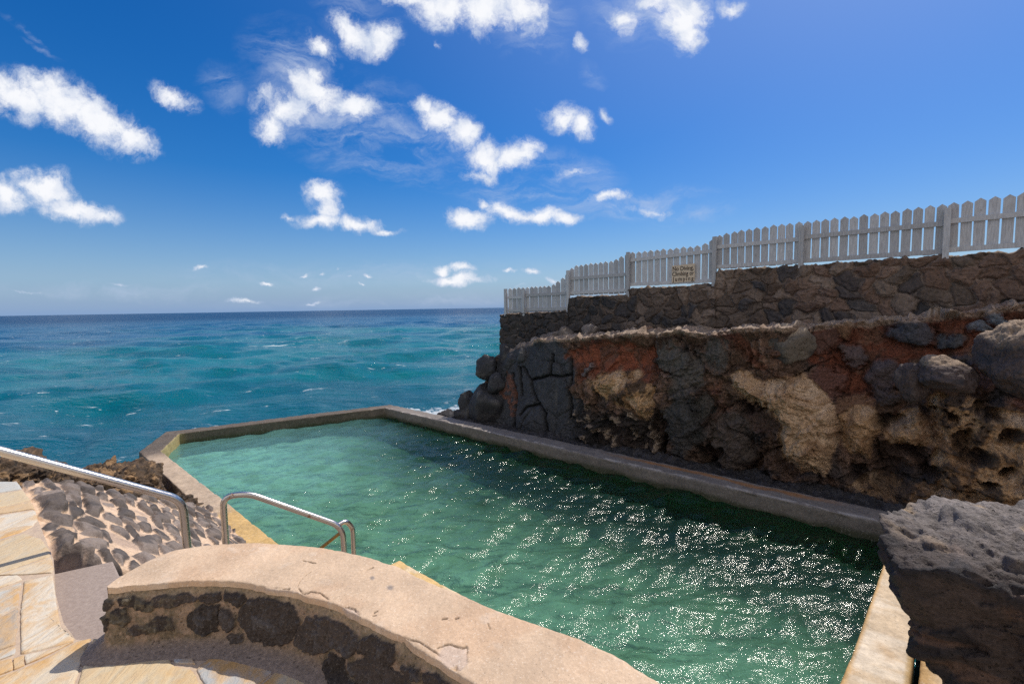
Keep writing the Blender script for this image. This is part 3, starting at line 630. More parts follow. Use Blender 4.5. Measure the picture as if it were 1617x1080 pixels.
Cw = lerpc(Cw, (.19, .115, .085), rightm*.55*(RND[iw, 0] > .35)); Cw = lerpc(Cw, (.05, .052, .058), (RND[iw, 3] > .78)*.75)
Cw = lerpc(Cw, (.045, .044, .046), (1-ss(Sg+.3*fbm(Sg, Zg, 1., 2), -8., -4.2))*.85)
mort = 1-ss(e, .02, .12); Cw = lerpc(Cw, (.30, .235, .19), mort*(.30+.4*ss(Sg, -2.2, -.2)*ss(fbm(Sg*1.3, Zg*2, 8., 3), -.3, .3)))
Cw = lerpc(Cw, (.24, .18, .13), np.where(back[None] > 0, .8, 0)*np.ones_like(Sg))
Pw_ = SDZ(Sg, Dg, Zg)-NN*(h*face)[..., None]; Pw_[..., 2] += np.where(back[None] > 0, .05*fbm(Sg*7, Dg*7, 2., 3)+.03*(RND[iw, 2]-.2), 0)
# left end: the wall turns the corner and runs back
endk = 30; Pe = np.repeat(Pw_[:1, :n2_], endk, 0).copy(); w_ = np.linspace(0, 3., endk)[::-1]
Pe = Pe+NN*w_[:, None, None]; Pe -= TT*(.05*fbm(w_[:, None]*4, Pe[..., 2]*4, 3., 3)*(w_[:, None] > .02))[..., None]
wall = empty('stone_retaining_wall', tuple(SDZ(-3, 11.3, 2.5)))
tag(wall, 'long dark lava stone retaining wall on top of the cliff, under the white picket fence', 'stone wall')
def rel(P, e): return P-np.array(e.location)
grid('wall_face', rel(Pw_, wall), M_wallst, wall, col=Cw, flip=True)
grid('wall_end', rel(Pe, wall), M_wallst, wall, col=np.repeat(Cw[:1, :n2_], endk, 0)*.8, flip=True)

# ------------------------------------------------------------------ picket fence
fence = empty('picket_fence', tuple(SDZ(-4.5, 11.3, 4)))
tag(fence, 'weathered white picket fence stepping up along the top of the lava stone wall', 'fence')
FO = np.array(fence.location); FD = 11.28
def zline(pts, d=FD):
    Q = PD(np.array([p[0] for p in pts], float), np.array([p[1] for p in pts], float), d); return toS(Q), Q[:, 2]
topl = zline([(803, 455), (870, 451), (885, 442), (897, 431), (902, 424), (908, 419), (970, 411), (982, 404), (993, 399), (1000, 398), (1108, 387), (1120, 380), (1132, 374), (1140, 369), (1200, 358), (1267, 350), (1350, 341), (1497, 321), (1617, 303), (1660, 296)])
def fbox(name, s0, s1_, d0, d1, z00, z01, z10, z11, mat=M_picket):
    """box from s0 to s1 whose bottom/top heights are z00,z10 at s0 and z01,z11 at s1"""
    V = [SDZ(s, d, z)-FO for s, d, z in ((s0, d0, z00), (s1_, d0, z01), (s1_, d1, z01), (s0, d1, z00), (s0, d0, z10), (s1_, d0, z11), (s1_, d1, z11), (s0, d1, z10))]
    F = [(0, 1, 5, 4), (1, 2, 6, 5), (2, 3, 7, 6), (3, 0, 4, 7), (4, 5, 6, 7), (3, 2, 1, 0)]
    return raw(name, V, F, mat, fence, smooth=False)
posts = [(-10.33, -9.90), (-9.54, 0), (-7.81, 0), (-5.87, 0), (-3.66, 0), (-1.92, 0), (.27, 0), (2.4, 0)]
segs = [(-10.3, -9.54, 4), (-9.54, -7.81, 10), (-7.81, -5.87, 12), (-5.87, -3.66, 13), (-3.66, -1.92, 11), (-1.92, .27, 14), (.27, 2.4, 13)]
base = {0: 3.42, 1: 3.45, 2: 3.93, 3: 4.12, 4: 4.42, 5: 4.43, 6: 4.45}
rail_lo = {0: 3.50, 1: 3.52, 2: 4.00, 3: 4.16, 4: 4.47, 5: 4.47, 6: 4.49}
rail_hi = {0: 3.93, 1: 3.98, 2: 4.42, 3: 4.80, 4: 4.93, 5: 4.96, 6: 4.99}
rng = random.Random(4)
for k, (a, b, n) in enumerate(segs):
    pitch = (b-a)/n; w = pitch*.865
    for i in range(n):
        c = a+pitch*(i+.5); zt_ = float(np.interp(c, *topl))+rng.uniform(-.008, .008)
        b0 = base[k]+rng.uniform(-.012, .006); tilt = rng.uniform(-.008, .008); d0, d1 = FD, FD+.022
        pt = .055
        prof = [(c-w/2, b0), (c+w/2, b0), (c+w/2+tilt, zt_-pt), (c+tilt, zt_), (c-w/2+tilt, zt_-pt)]
        V = [SDZ(s, d, z)-FO for d in (d0, d1) for s, z in prof]
        bm = bmesh.new(); vv = [bm.verts.new(q) for q in V]
        bm.faces.new(vv[:5]); bm.faces.new(vv[5:][::-1])
        for j in range(5): bm.faces.new((vv[j], vv[(j+1) % 5], vv[5+(j+1) % 5], vv[5+j]))
        bmobj('picket', bm, M_picket, fence)
    for (z, hh) in ((rail_lo[k], .085), (rail_hi[k], .085)):
        dz = .02 if k in (1, 2) else (.05 if k == 3 and z > 4.5 else 0)
        fbox('rail', a+.03, b-.03, FD-.042, FD-.003, z-hh/2, z-hh/2+dz, z+hh/2, z+hh/2+dz)
    if k == 0: continue
for (s, _) in posts:
    k = min(max(sum(1 for q in segs if q[0] < s+.1)-1, 0), 6); kl = max(k-1, 0) if s > -10 else 0
    top = float(np.interp(s, *topl))-(.10 if s > -3 else .0); bot = min(base[k], base[kl])-.10
    if s < -9: top = 4.22 if s < -10 else 4.13
    fbox('post', s-.044, s+.044, FD-.125, FD-.045, bot, bot, top, top)
fbox('post', -10.50, -10.41, FD+.02, FD+.11, 3.3, 3.3, 4.08, 4.08)
# sign
sp = PD(np.array([1061., 1097, 1098, 1062]), np.array([420., 417, 443, 447]), FD-.06)
ss0, ss1 = toS(sp[0]), toS(sp[1]); sz0, sz1 = sp[3][2], sp[0][2]
sg = empty('warning_sign', tuple(SDZ((ss0+ss1)/2, FD-.06, (sz0+sz1)/2)))
tag(sg, 'small tan board with dark stencilled lettering hung on the white picket fence', 'sign')
bm = bmesh.new(); cs = [(ss0, sz0), (ss1, sz0+.015), (ss1, sz1+.02), (ss0, sz1)]
vf = [bm.verts.new(SDZ(s, FD-.060, z)-np.array(sg.location)) for s, z in cs]; vb = [bm.verts.new(SDZ(s, FD-.046, z)-np.array(sg.location)) for s, z in cs]
bm.faces.new(vf); bm.faces.new(vb[::-1])
for j in range(4): bm.faces.new((vf[j], vf[(j+1) % 4], vb[(j+1) % 4], vb[j]))
bmobj('board', bm, M_signb, sg)
sw, sh = ss1-ss0, sz1-sz0
for i, (txt, wf) in enumerate((('No Diving,', .92), ('Climbing or', .95), ('Jumping', .92))):
    cu = bpy.data.curves.new('lettering', 'FONT'); cu.body = txt; cu.size = sh*.34; cu.extrude = .002; cu.offset = .0012
    cu.space_character = 1.0 if i < 2 else 1.35
    to = bpy.data.objects.new('t', cu); COL.objects.link(to)
    dg = bpy.context.evaluated_depsgraph_get(); me = bpy.data.meshes.new_from_object(to.evaluated_get(dg)); COL.objects.unlink(to); bpy.data.objects.remove(to)
    co = np.zeros(len(me.vertices)*3); me.vertices.foreach_get('co', co); co = co.reshape(-1, 3)
    x0, x1 = co[:, 0].min(), co[:, 0].max(); k = sw*wf/(x1-x0)
    zc = sz1-sh*(.30+.30*i); Q = SDZ(ss0+sw*(1-wf)/2+(co[:, 0]-x0)*k, FD-.063-co[:, 2]*1., zc+co[:, 1]*1.02)-np.array(sg.location)
    me.vertices.foreach_set('co', Q.astype(np.float32).ravel()); me.materials.clear(); me.materials.append(M_ink)
    link(bpy.data.objects.new('lettering', me), sg)

# ------------------------------------------------------------------ boulders
def icos(n):
    bm = bmesh.new(); bmesh.ops.create_icosphere(bm, subdivisions=n, radius=1)
    V = np.array([v.co[:] for v in bm.verts]); F = np.array([[v.index for v in f.verts] for f in bm.faces]); bm.free(); return V, F
ICO = {k: icos(k) for k in (4, 5, 6, 7)}
def rock(name, c, rad, seed, colf, mat, label, cat, sub=5, planes=14, amp=.10, freq=1.3, rotz=0., group=None, extra=None, k=14, pl=None):
    V, F = ICO[sub]; r_ = np.random.RandomState(seed)
    if pl is None:
        N = r_.normal(size=(planes, 3)); N /= np.linalg.norm(N, axis=1)[:, None]; hgt = r_.uniform(.68, .95, planes)
    else: N, hgt = pl
    dn = V@N.T; rr = hgt/np.maximum(dn, 1e-3); rr = np.concatenate([np.minimum(rr, 6), np.full((len(V), 1), 1.12)], 1)
    rad_ = -np.log(np.mean(np.exp(-k*rr), axis=1)*rr.shape[1])/k
    rad_ = rad_*(1+amp*fbm(V[:, 0]*freq+seed, V[:, 1]*freq, V[:, 2]*freq, 5, .5)+.35*amp*fbm(V[:, 0]*freq*5, V[:, 1]*freq*5+seed, V[:, 2]*freq*5, 4, .6))
    Q = V*rad_[:, None]*np.asarray(rad)
    ca, sa = math.cos(rotz), math.sin(rotz); Q = np.stack([Q[:, 0]*ca-Q[:, 1]*sa, Q[:, 0]*sa+Q[:, 1]*ca, Q[:, 2]], 1)
    if extra is not None: Q = extra(Q, V)
    C = colf(Q+np.asarray(c), V)
    return tag(raw(name, Q+np.asarray(c), F, mat, None, C, off=c), label, cat, group)
def cdark(base=(.05, .05, .055), alt=(.11, .10, .095), f=3.):
    def fn(Q, V):
        n = fbm(Q[:, 0]*f, Q[:, 1]*f, Q[:, 2]*f, 4); return lerpc(np.broadcast_to(np.array(base), Q.shape).copy(), alt, ss(n, 0, .6))
    return fn
ROCKA = math.atan2(-.669, .743)
def cl_rock(x, y, d, rx, ry, seed, label, base=(.05, .05, .055), alt=(.10, .095, .09), depth=1., **kw):
    c = PD(float(x), float(y), d); w = c[1]/FPX
    return rock('boulder', c, (rx*w*1.12, depth*(rx+ry)/2*w, ry*w*1.12), seed, cdark(base, alt), M_rock, label, 'boulder', rotz=ROCKA*.4, **kw)
cl_rock(768, 584, 9.8, 18, 19, 3, 'dark angular boulder perched topmost of the heap at the seaward tip of the cliff')
cl_rock(785, 606, 9.75, 13, 16, 4, 'small dark wedge boulder just right of and below the perched angular one', sub=4)
cl_rock(772, 646, 9.75, 34, 42, 15, 'biggest dark smooth boulder at the seaward tip of the cliff, resting by the pool wall', planes=10)
cl_rock(742, 648, 9.6, 16, 26, 6, 'jagged black boulder leaning on the left side of the biggest dark one', amp=.2)
cl_rock(731, 656, 9.35, 13, 11, 7, 'low black rock nearest the sea foam, left of the boulder heap', sub=4, amp=.2)
cl_rock(810, 572, 10.2, 17, 16, 8, 'dark squared block with a sunlit top edge under the seaward end of the fence', base=(.06, .06, .065))
cl_rock(828, 566, 10.15, 14, 17, 9, 'rough dark grey block right of the squared block with the sunlit top', base=(.07, .07, .075))
cl_rock(798, 562, 10.3, 9, 16, 19, 'narrow dark upright rock squeezed against the seaward end of the stone wall', sub=4)
small = [(837, 543, 5), (846, 539, 8), (862, 536, 9), (876, 531, 10), (894, 528, 12), (883, 539, 8), (868, 542, 9), (848, 549, 7), (933, 524, 13), (1003, 530, 12), (1022, 525, 11), (822, 549, 9), (910, 534, 7), (960, 530, 6), (1185, 520, 7), (858, 548, 6)]
lab = {933: 'pointed grey rock standing alone on the cliff ledge against the stone wall', 1003: 'low reddish rock on the ledge, left one of the touching pair', 1022: 'squarish reddish rock on the ledge, right one of the touching pair',
 894: 'largest pale loose rock at the right end of the heap on the cliff ledge', 837: 'tiny grey stone at the left end of the heap on the cliff ledge', 846: 'grey rock second from the left end of the heap on the cliff ledge',
 862: 'grey rock left of the middle of the heap, against the dark stone wall', 876: 'pale rock just left of the largest one in the ledge heap', 883: 'pale rock below and left of the largest one in the ledge heap',
 868: 'small rock in the front row of the ledge heap, at its middle', 848: 'small rock lowest in the front row of the ledge heap, near its left end', 822: 'flat dark rock lying left of the ledge heap, above the rough block',
 910: 'small rock between the heap and the pointed rock on the cliff ledge', 960: 'small rock between the pointed rock and the reddish pair on the ledge', 1185: 'small rock alone on the ledge far right, left of the round grey boulder', 858: 'small rock lowest of the ledge heap, just above the dark basalt face'}
for i, (x, y, r_) in enumerate(small):
    c = PD(float(x), float(y), 10.55); w = c[1]/FPX; rd = x in (1003, 1022)
    rock('loose_rock', c, (r_*w*1.25, r_*w*1.1, r_*w*.95), 40+i, cdark((.16, .13, .11) if not rd else (.22, .14, .10), (.25, .21, .18)), M_rock,
         lab[x], 'rock', sub=4, rotz=i, group='loose rocks on the cliff ledge')
def cgrey(Q, V):
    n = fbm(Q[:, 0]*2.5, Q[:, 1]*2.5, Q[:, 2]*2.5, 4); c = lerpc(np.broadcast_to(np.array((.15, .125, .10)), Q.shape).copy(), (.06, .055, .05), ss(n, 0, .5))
    return lerpc(c, (.42, .33, .24), ss(V[:, 2], .55, .8)*.8)  # sunlit top of the boulder put into its colour
c = PD(1237., 547., 9.95); w = c[1]/FPX
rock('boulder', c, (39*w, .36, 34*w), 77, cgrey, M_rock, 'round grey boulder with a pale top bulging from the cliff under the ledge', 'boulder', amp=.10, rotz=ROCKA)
def crust(Q, V):
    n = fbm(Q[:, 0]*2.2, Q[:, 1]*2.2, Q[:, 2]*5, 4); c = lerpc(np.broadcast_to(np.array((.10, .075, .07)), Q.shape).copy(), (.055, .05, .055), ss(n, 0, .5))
    return lerpc(c, (.40, .29, .20), ss(V[:, 2]+.2*n, .5, .8)*.75)  # upward faces paled: sunlight on the top put into the colour
c = PD(1603., 572., 9.3); w = c[1]/FPX
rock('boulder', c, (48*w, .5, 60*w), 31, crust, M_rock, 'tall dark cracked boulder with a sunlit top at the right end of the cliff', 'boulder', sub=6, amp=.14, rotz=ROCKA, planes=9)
c = PD(1492., 592., 9.5); w = c[1]/FPX
rock('boulder', c, (42*w, .36, 30*w), 22, crust, M_rock, 'purplish brown wedge boulder with a pale top, left of the tall cracked boulder', 'boulder', amp=.16, rotz=ROCKA, planes=9)
c = PD(1441., 602., 9.65); w = c[1]/FPX
rock('boulder', c, (21*w, .25, 31*w), 25, cdark((.08, .06, .055), (.13, .1, .09)), M_rock, 'upright brown boulder against the left side of the purplish wedge', 'boulder', amp=.14, rotz=ROCKA)

# huge foreground boulder
BC = np.array((3.82, 3.12, 1.05))
pls = []
def addpl(n, p):
    n = np.array(n, float); n /= np.linalg.norm(n); pls.append((n, float(n@(np.array(p)-BC))))
addpl((-.03, -.06, 1), (3.4, 3.1, 1.84)); addpl((-.60, -.72, -.26), (2.86, 3.05, 1.80)); addpl((-.9, .42, -.25), (2.76, 3.25, 1.8)); addpl((-.86, -.1, -.34), (2.80, 3.1, 1.6)); addpl((-.40, -.12, 1), (3.15, 3.4, 1.88)); addpl((-.28, -.62, .72), (3.15, 2.88, 1.74)); addpl((-.75, -.55, .25), (2.86, 3.05, 1.68)); addpl((-.5, .85, -.45), (3.05, 3.72, 1.9))
addpl((0, 1, -.35), (3.9, 3.9, 1.9)); addpl((1, .1, 0), (5.1, 3, 1)); addpl((-.05, -1, -.12), (3.7, 2.42, 1.8)); addpl((0, 0, -1), (3.7, 3.1, .1)); addpl((-.35, -.3, 1), (2.62, 3.2, 1.97)); addpl((-1, -.5, -.30), (2.78, 2.9, 1.5)); addpl((0, -.7, .75), (3.5, 2.62, 1.93))
def bigrock():
    V, F = icos(7); N = np.array([p[0] for p in pls]); hgt = np.array([p[1] for p in pls])
    rr = np.minimum(hgt/np.maximum(V@N.T, 1e-3), 9); k = 34
    r0 = -np.log(np.sum(np.exp(-k*rr), axis=1))/k
    Q = V*r0[:, None]; x, y, z = Q.T
    n1 = fbm(x*1.5, y*1.5, z*1.5, 5); n2 = fbm(x*2.2, y*2.2, z*7+n1*1.5, 4); ridg = np.abs(fbm(x*3.2, y*3.2, z*3.2, 4))
    topm = ss(V[:, 2]*r0, .72, .9)
    pit = np.zeros(len(V))
    Vx = vor((x+y*.3)*7, (y-x*.3)*7, 3)[0]; pit = ss(.33-Vx, 0, .2)*topm*ss(fbm(x*2.2, y*2.2, 0, 2), -.15, .25)
    Vy = vor((x*.7+y*.7)*9, z*9, 8)[0]; pit2 = ss(.16-Vy, 0, .08)*(1-topm)
    dd = .12*n1+.07*n2*(1-topm)-.08*ridg+.012*fbm(x*22, y*22, z*22, 4)-.0
    Q = Q+V*dd[:, None]; Q[:, 2] -= .055*pit; Q += -V*(.03*pit2)[:, None]
    C = np.broadcast_to(np.array((.075, .058, .052)), Q.shape).copy()
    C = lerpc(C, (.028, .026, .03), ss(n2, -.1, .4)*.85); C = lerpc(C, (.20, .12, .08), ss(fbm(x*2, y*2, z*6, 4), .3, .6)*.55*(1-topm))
    C = lerpc(C, (.27, .235, .22), topm*ss(n1, -.9, -.1)); C = lerpc(C, (.05, .045, .045), topm*pit*.8); C = lerpc(C, (.09, .08, .078), topm*ss(fbm(x*9, y*9, 3., 4), .15, .5)*.6); C = lerpc(C, (.5, .36, .22), topm*ss(fbm(x*3+4, y*3, z, 3), .5, .6)*.8); C = lerpc(C, (.06, .05, .045), topm*ss(ridg, .45, .8)*.6)  # top paled against the face, its sunlight partly put into the colour
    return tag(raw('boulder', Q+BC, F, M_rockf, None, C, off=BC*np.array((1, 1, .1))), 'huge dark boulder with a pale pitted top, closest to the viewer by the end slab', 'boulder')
bigrock()

# ------------------------------------------------------------------ left shore rocks
def shore(Q, V):
    n = fbm(Q[:, 0]*3.5, Q[:, 1]*3.5, Q[:, 2]*3.5, 5, .6); n2 = fbm(Q[:, 0]*9, Q[:, 1]*9, Q[:, 2]*9, 4, .6)
    c = lerpc(np.broadcast_to(np.array((.11, .072, .045)), Q.shape).copy(), (.36, .22, .11), ss(n, .1, .5)*.8); c = lerpc(c, (.035, .027, .022), ss(n2, .0, .4)*.75)
    return lerpc(c, (.03, .025, .022), (1-ss(Q[:, 2], -.4, .1))*.8)
def crag(Q, V):
    b = lambda f, o, g, z: np.abs(fbm(Q[:, 0]*f+z, Q[:, 1]*f, Q[:, 2]*f, o, g))
    w = np.stack([fbm(Q[:, 0]*2+k*7, Q[:, 1]*2, Q[:, 2]*2, 3) for k in range(3)], -1)*.10
    return Q+w+V*(.26*b(1.7, 2, .4, 3)+.10*b(4.6, 3, .5, 9)+.04*b(13, 3, .5, 1)-.10)[:, None]
c = PY(138., 800., 8.0); rock('shore_rock', c, (1.15, .9, .80), 5, shore, M_rock, 'big craggy brown sea rock between the cobbled slope and the sea', 'rock', sub=7, amp=.12, extra=crag)
c = PY(222., 836., 7.2); rock('shore_rock', c, (.86, .6, .62), 12, shore, M_rock, 'lower tan pitted rock beside the outer face of the pool wall', 'rock', sub=7, amp=.12, extra=crag)
c = PY(5., 765., 8.2); rock('shore_rock', c, (.62, .8, .5), 14, shore, M_rock, 'small craggy rock at the far left beyond the flagstones', 'rock', sub=6, amp=.12, extra=crag)
c = PY(206., 762., 9.3); rock('shore_rock', c, (.34, .4, .32), 17, cdark((.03, .026, .024), (.07, .055, .05)), M_rock, 'wet black rock at the foot of the pool wall corner', 'rock', sub=5, amp=.2, extra=crag)

# ------------------------------------------------------------------ cobbled slope
S_, D_ = np.meshgrid(np.linspace(-9.4, -4.2, 640), np.linspace(.0, 2.1, 330), indexing='ij')
zb_ = np.interp(D_, [0, .2, .55, 2.05], [1.97, 1.92, 1.62, .30])-.5*ss(S_, -4.40, -4.31)*ss(D_, .0, .1)
Pc = SDZ(S_, D_, zb_); px, py = pix(Pc)
wx = .035*fbm(S_*3.5, D_*3.5, 3., 4); wy = .035*fbm(S_*3.5, D_*3.5, 13., 4); f1, f2, ic, ox, oy = vor((S_+wx)/.38, (D_+wy)/.13, 77, .95); e = f2-f1
rsz = .07+.12*RND[ic, 1]
stone = ss(e, rsz, rsz+.06)*(RND[ic, 2] > .02)
hh = .05*ss(e, rsz, rsz+.35)**.5*(RND[ic, 2] > .02)*(.5+.9*RND[ic, 3])+stone*((RND[ic, 0]-.5)*ox+(RND[ic, 3]-.5)*oy)*.06+.008*fbm(S_*9, D_*9, 2., 4)
edge_st = [[(30, 763), (50, 760), (54, 770), (40, 775)], [(45, 776), (60, 772), (75, 776), (60, 784), (50, 784)], [(48, 790), (70, 782), (92, 782), (101, 795), (105, 808), (90, 815), (70, 812), (60, 800)], [(57, 820), (65, 808), (90, 810), (113, 824), (112, 836), (100, 834), (75, 825)],
           [(62, 840), (75, 829), (92, 834), (85, 840), (70, 843)], [(75, 846), (90, 839), (120, 846), (120, 855), (100, 860), (85, 852)], [(82, 858), (95, 851), (115, 853), (112, 868), (100, 880), (87, 883)], [(86, 893), (100, 875), (115, 867), (140, 870), (145, 884), (135, 893), (100, 900), (89, 900)],
           [(58, 757), (64, 752), (82, 765), (98, 786), (85, 781), (68, 769)], [(100, 786), (106, 782), (118, 800), (128, 820), (120, 815)]]
m_e = np.zeros(S_.shape)
reg = 1-ss(D_, .24, .30)
hh = hh*(1-reg*.9); stone = stone*(1-reg)
for k, poly in enumerate(edge_st):
    sdp = psdf(px+3*fbm(S_*6, D_*6, k, 3), py+3*fbm(S_*6+5, D_*6, k, 3), poly); m = ss(-sdp, -1, 1.5); hh = np.where(m > .01, np.maximum(hh, (.035+.03*(k in (2, 6, 7)))*ss(-sdp, -1, 6)+m*.02*fbm(S_*8, D_*8, k+3., 4)+.02), hh); stone = np.maximum(stone, m)
Cs = lerpc(np.broadcast_to(np.array((.64, .46, .32)), S_.shape+(3,)).copy(), (.44, .32, .24), ss(fbm(S_*3, D_*3, 9., 4), -.1, .5))
sc_ = np.array((.185, .15, .13))*(.5+1.0*RND[ic, 1])[..., None]; sc_ = lerpc(sc_, (.075, .065, .062), ss(fbm(S_*5, D_*5, 4., 4), .0, .5)*.8)
Cs = Cs*(1-ss(stone, .1, .5)[..., None])+sc_*ss(stone, .1, .5)[..., None]
Pc = Pc+(np.array((0, 0, .8))+NN*.45)*hh[..., None]
# the seaward border runs diagonally: beyond it the slab drops away
bs = np.interp(D_[0], [0, .2, 1., 2.1], [-6.4, -6.5, -7.5, -9.0]); under = (S_ < bs[None]+.08*fbm(D_*5, 1., 1., 3))
Pc[..., 2] = np.where(under, Pc[..., 2]-.9*ss(bs[None]-S_, .0, .25), Pc[..., 2]); Cs = lerpc(Cs, (.06, .048, .04), under*.8)
cs_ = grid('cobbled_slope', Pc, M_cobble, col=Cs); tag(cs_, kind='structure')

# ------------------------------------------------------------------ patio, steps
edge = [(-6.55, -.03), (-5.9, .03), (-5.14, .07), (-4.23, .11), (-3.7, .09), (-3.3, .10), (-3.08, .13), (-2.95, .22), (-2.85, .34), (-2.6, .62), (-2.2, .88), (-1.5, 1.08), (-.9, 1.12), (3.5, 1.12)]
patio_poly = edge+[(3.5, -5), (-6.55, -5)]
M_mortar = simple('mortar', (.56, .43, .31), .9, 35, (.42, .32, .25), .006)
bm = bmesh.new(); prism(bm, [tuple(SDZ(s, d, 0)[:2]) for s, d in patio_poly], -1, 1.985); tag(bmobj('patio', bm, M_mortar), kind='structure')
tone = {'w': (.70, .62, .50), 'c': (.66, .55, .40), 'y': (.62, .49, .31), 'o': (.62, .44, .25), 'b': (.40, .33, .26), 'g': (.52, .53, .50), 's': (.42, .44, .46)}
flags = [('g', [(-70, 758), (27, 759), (35, 770), (0, 776), (-70, 784)]), ('y', [(-70, 786), (0, 778), (36, 772), (47, 787), (0, 800), (-70, 812)]), ('o', [(-70, 814), (0, 802), (48, 789), (54, 801), (0, 809), (-70, 822)]),
 ('w', [(-80, 826), (0, 812), (55, 803), (60, 818), (50, 829), (35, 837), (0, 848), (-80, 872)]), ('y', [(-90, 878), (0, 851), (37, 840), (64, 848), (78, 866), (79, 876), (60, 881), (0, 902), (-90, 918)]),
 ('c', [(-90, 922), (0, 904), (61, 883), (81, 877), (84, 896), (83, 901), (40, 904), (0, 905)]),
 ('w', [(38, 914), (83, 904), (90, 955), (95, 983), (104, 999), (119, 1006), (100, 1014), (33, 1029), (32, 960)]), ('w', [(-90, 930), (0, 907), (28, 905), (37, 912), (0, 925), (-90, 950)]),
 ('g', [(-90, 955), (0, 928), (34, 916), (30, 940), (29, 953), (0, 969), (-90, 1010)]), ('b', [(-90, 1014), (0, 972), (29, 956), (26, 1000), (24, 1014), (0, 1022), (-90, 1050)]), ('g', [(-90, 1054), (0, 1024), (24, 1017), (22, 1029), (0, 1038), (-90, 1075)]),
 ('w', [(39, 1031), (100, 1017), (116, 1009), (70, 1033), (40, 1045)]), ('o', [(21, 1036), (37, 1031), (38, 1046), (22, 1053)]), ('o', [(-90, 1080), (0, 1040), (19, 1035), (20, 1053), (0, 1061), (-90, 1110)]),
 ('c', [(-90, 1120), (0, 1064), (40, 1049), (72, 1036), (119, 1009), (143, 1003), (136, 1020), (130, 1037), (114, 1085), (90, 1180), (-120, 1200)]),
 ('y', [(147, 1004), (200, 1012), (260, 1021), (272, 1046), (305, 1055), (345, 1130), (330, 1200), (96, 1190), (118, 1085), (134, 1037)]), ('s', [(263, 1020), (297, 1020), (308, 1044), (276, 1043)]),
 ('s', [(312, 1048), (345, 1022), (400, 1032), (440, 1046), (400, 1085), (372, 1140), (350, 1125), (309, 1052)]), ('y', [(376, 1142), (404, 1086), (443, 1049), (480, 1062), (530, 1090), (560, 1150), (480, 1200), (336, 1200), (348, 1134)])]
allV, allF, allC = [], [], []
def addflag(W_, col, z=1.983, seed=0):
    W_ = resample(np.vstack([W_, W_[:1]]), n=110)[:-1]
    cx = W_.mean(0); W_ = W_+(W_-cx)/np.linalg.norm(W_-cx, axis=1)[:, None]*(.006*fbm(W_[:, 0]*14, W_[:, 1]*14, seed, 4))[:, None]
    rings = [(1.0, -.03), (1.0, .0), (.985, .007), (.96, .009)]+[(t, .009) for t in np.linspace(.85, .05, 10)]
    n = len(W_); st = sum(len(v) for v in allV); V = []
    for t, z_ in rings:
        r = cx+(W_-cx)*t; zz = z+z_+(.0022*fbm(r[:, 0]*3, r[:, 1]*3, seed, 3) if z_ > 0 else 0)
        V.append(np.column_stack([r, np.broadcast_to(zz, n)]))
    V.append(np.array([[cx[0], cx[1], z+.009]])); V = np.vstack(V); allV.append(V); allC.append(np.broadcast_to(np.array(col), V.shape))
    for i in range(len(rings)-1):
        for j in range(n): allF.append((st+i*n+j, st+i*n+(j+1) % n, st+(i+1)*n+(j+1) % n, st+(i+1)*n+j))
    for j in range(n): allF.append((st+(len(rings)-1)*n+j, st+(len(rings)-1)*n+(j+1) % n, st+len(rings)*n, st+len(rings)*n))
for k, (t, poly) in enumerate(flags):
    Q = PZ(np.array([p[0] for p in poly], float), np.array([p[1] for p in poly], float), 2.0); addflag(Q[:, :2], tone[t], seed=k)
rr_ = random.Random(9)
for i in range(-14, 9):
    for j in range(0, 9):
        s0, d0 = i*.55, -.3-j*.55; c = SDZ(s0+.27, d0-.27, 2.)
        x_, y_ = pix(c[None]); 
        if c[1] > .6 and x_[0] > -110 and y_[0] < 1215: continue
        if s0 < -6.4 or s0 > 3: continue
        j_ = lambda: rr_.uniform(-.03, .03)
        poly = [(s0+.02+j_(), d0-.02+j_()), (s0+.53+j_(), d0-.02+j_()), (s0+.53+j_(), d0-.53+j_()), (s0+.02+j_(), d0-.53+j_())]
        addflag(np.array([SDZ(s, d, 0)[:2] for s, d in poly]), tone[rr_.choice('wcyobg')], seed=i*9+j)
Vf = np.vstack(allV); Ff = np.array(allF); quads = Ff[Ff[:, 2] != Ff[:, 3]]; tris = Ff[Ff[:, 2] == Ff[:, 3]]
# centre fans as degenerate-free triangles in a second pass through bmesh-free arrays
def rawmix(name, V, Q, T, mat, col):
    me = bpy.data.meshes.new(name); me.from_pydata(V.tolist(), [], Q.tolist()+T[:, :3].tolist()); me.polygons.foreach_set('use_smooth', np.full(len(me.polygons), True))
    a = me.color_attributes.new('Col', 'FLOAT_COLOR', 'POINT'); c = np.ones((len(V), 4), np.float32); c[:, :3] = col; a.data.foreach_set('color', c.ravel())
    me.materials.append(mat); return link(bpy.data.objects.new(name, me))
tag(rawmix('flagstone_paving', Vf, quads, tris, M_flag, np.vstack(allC)), kind='structure')
# steps going down to the pool beside the handrails
bm = bmesh.new(); zst = 1.85; d0 = .0
for k in range(10):
    d1 = .40+k*.20; z = 1.85-k*.165
    prism(bm, [tuple(SDZ(s, d, 0)[:2]) for s, d in ((-4.36+.02*k, d0+.003*k), (-4.22+.0*k, d1), (-3.0, d1), (-2.2, d1), (-2.2, d0+.003*k))], -.5, z, .012); d0 = d1-.0
M_step = simple('worn_concrete_step', (.36, .29, .25), .9, 40, (.27, .21, .18), .006)
tag(bmobj('steps', bm, M_step), kind='structure')

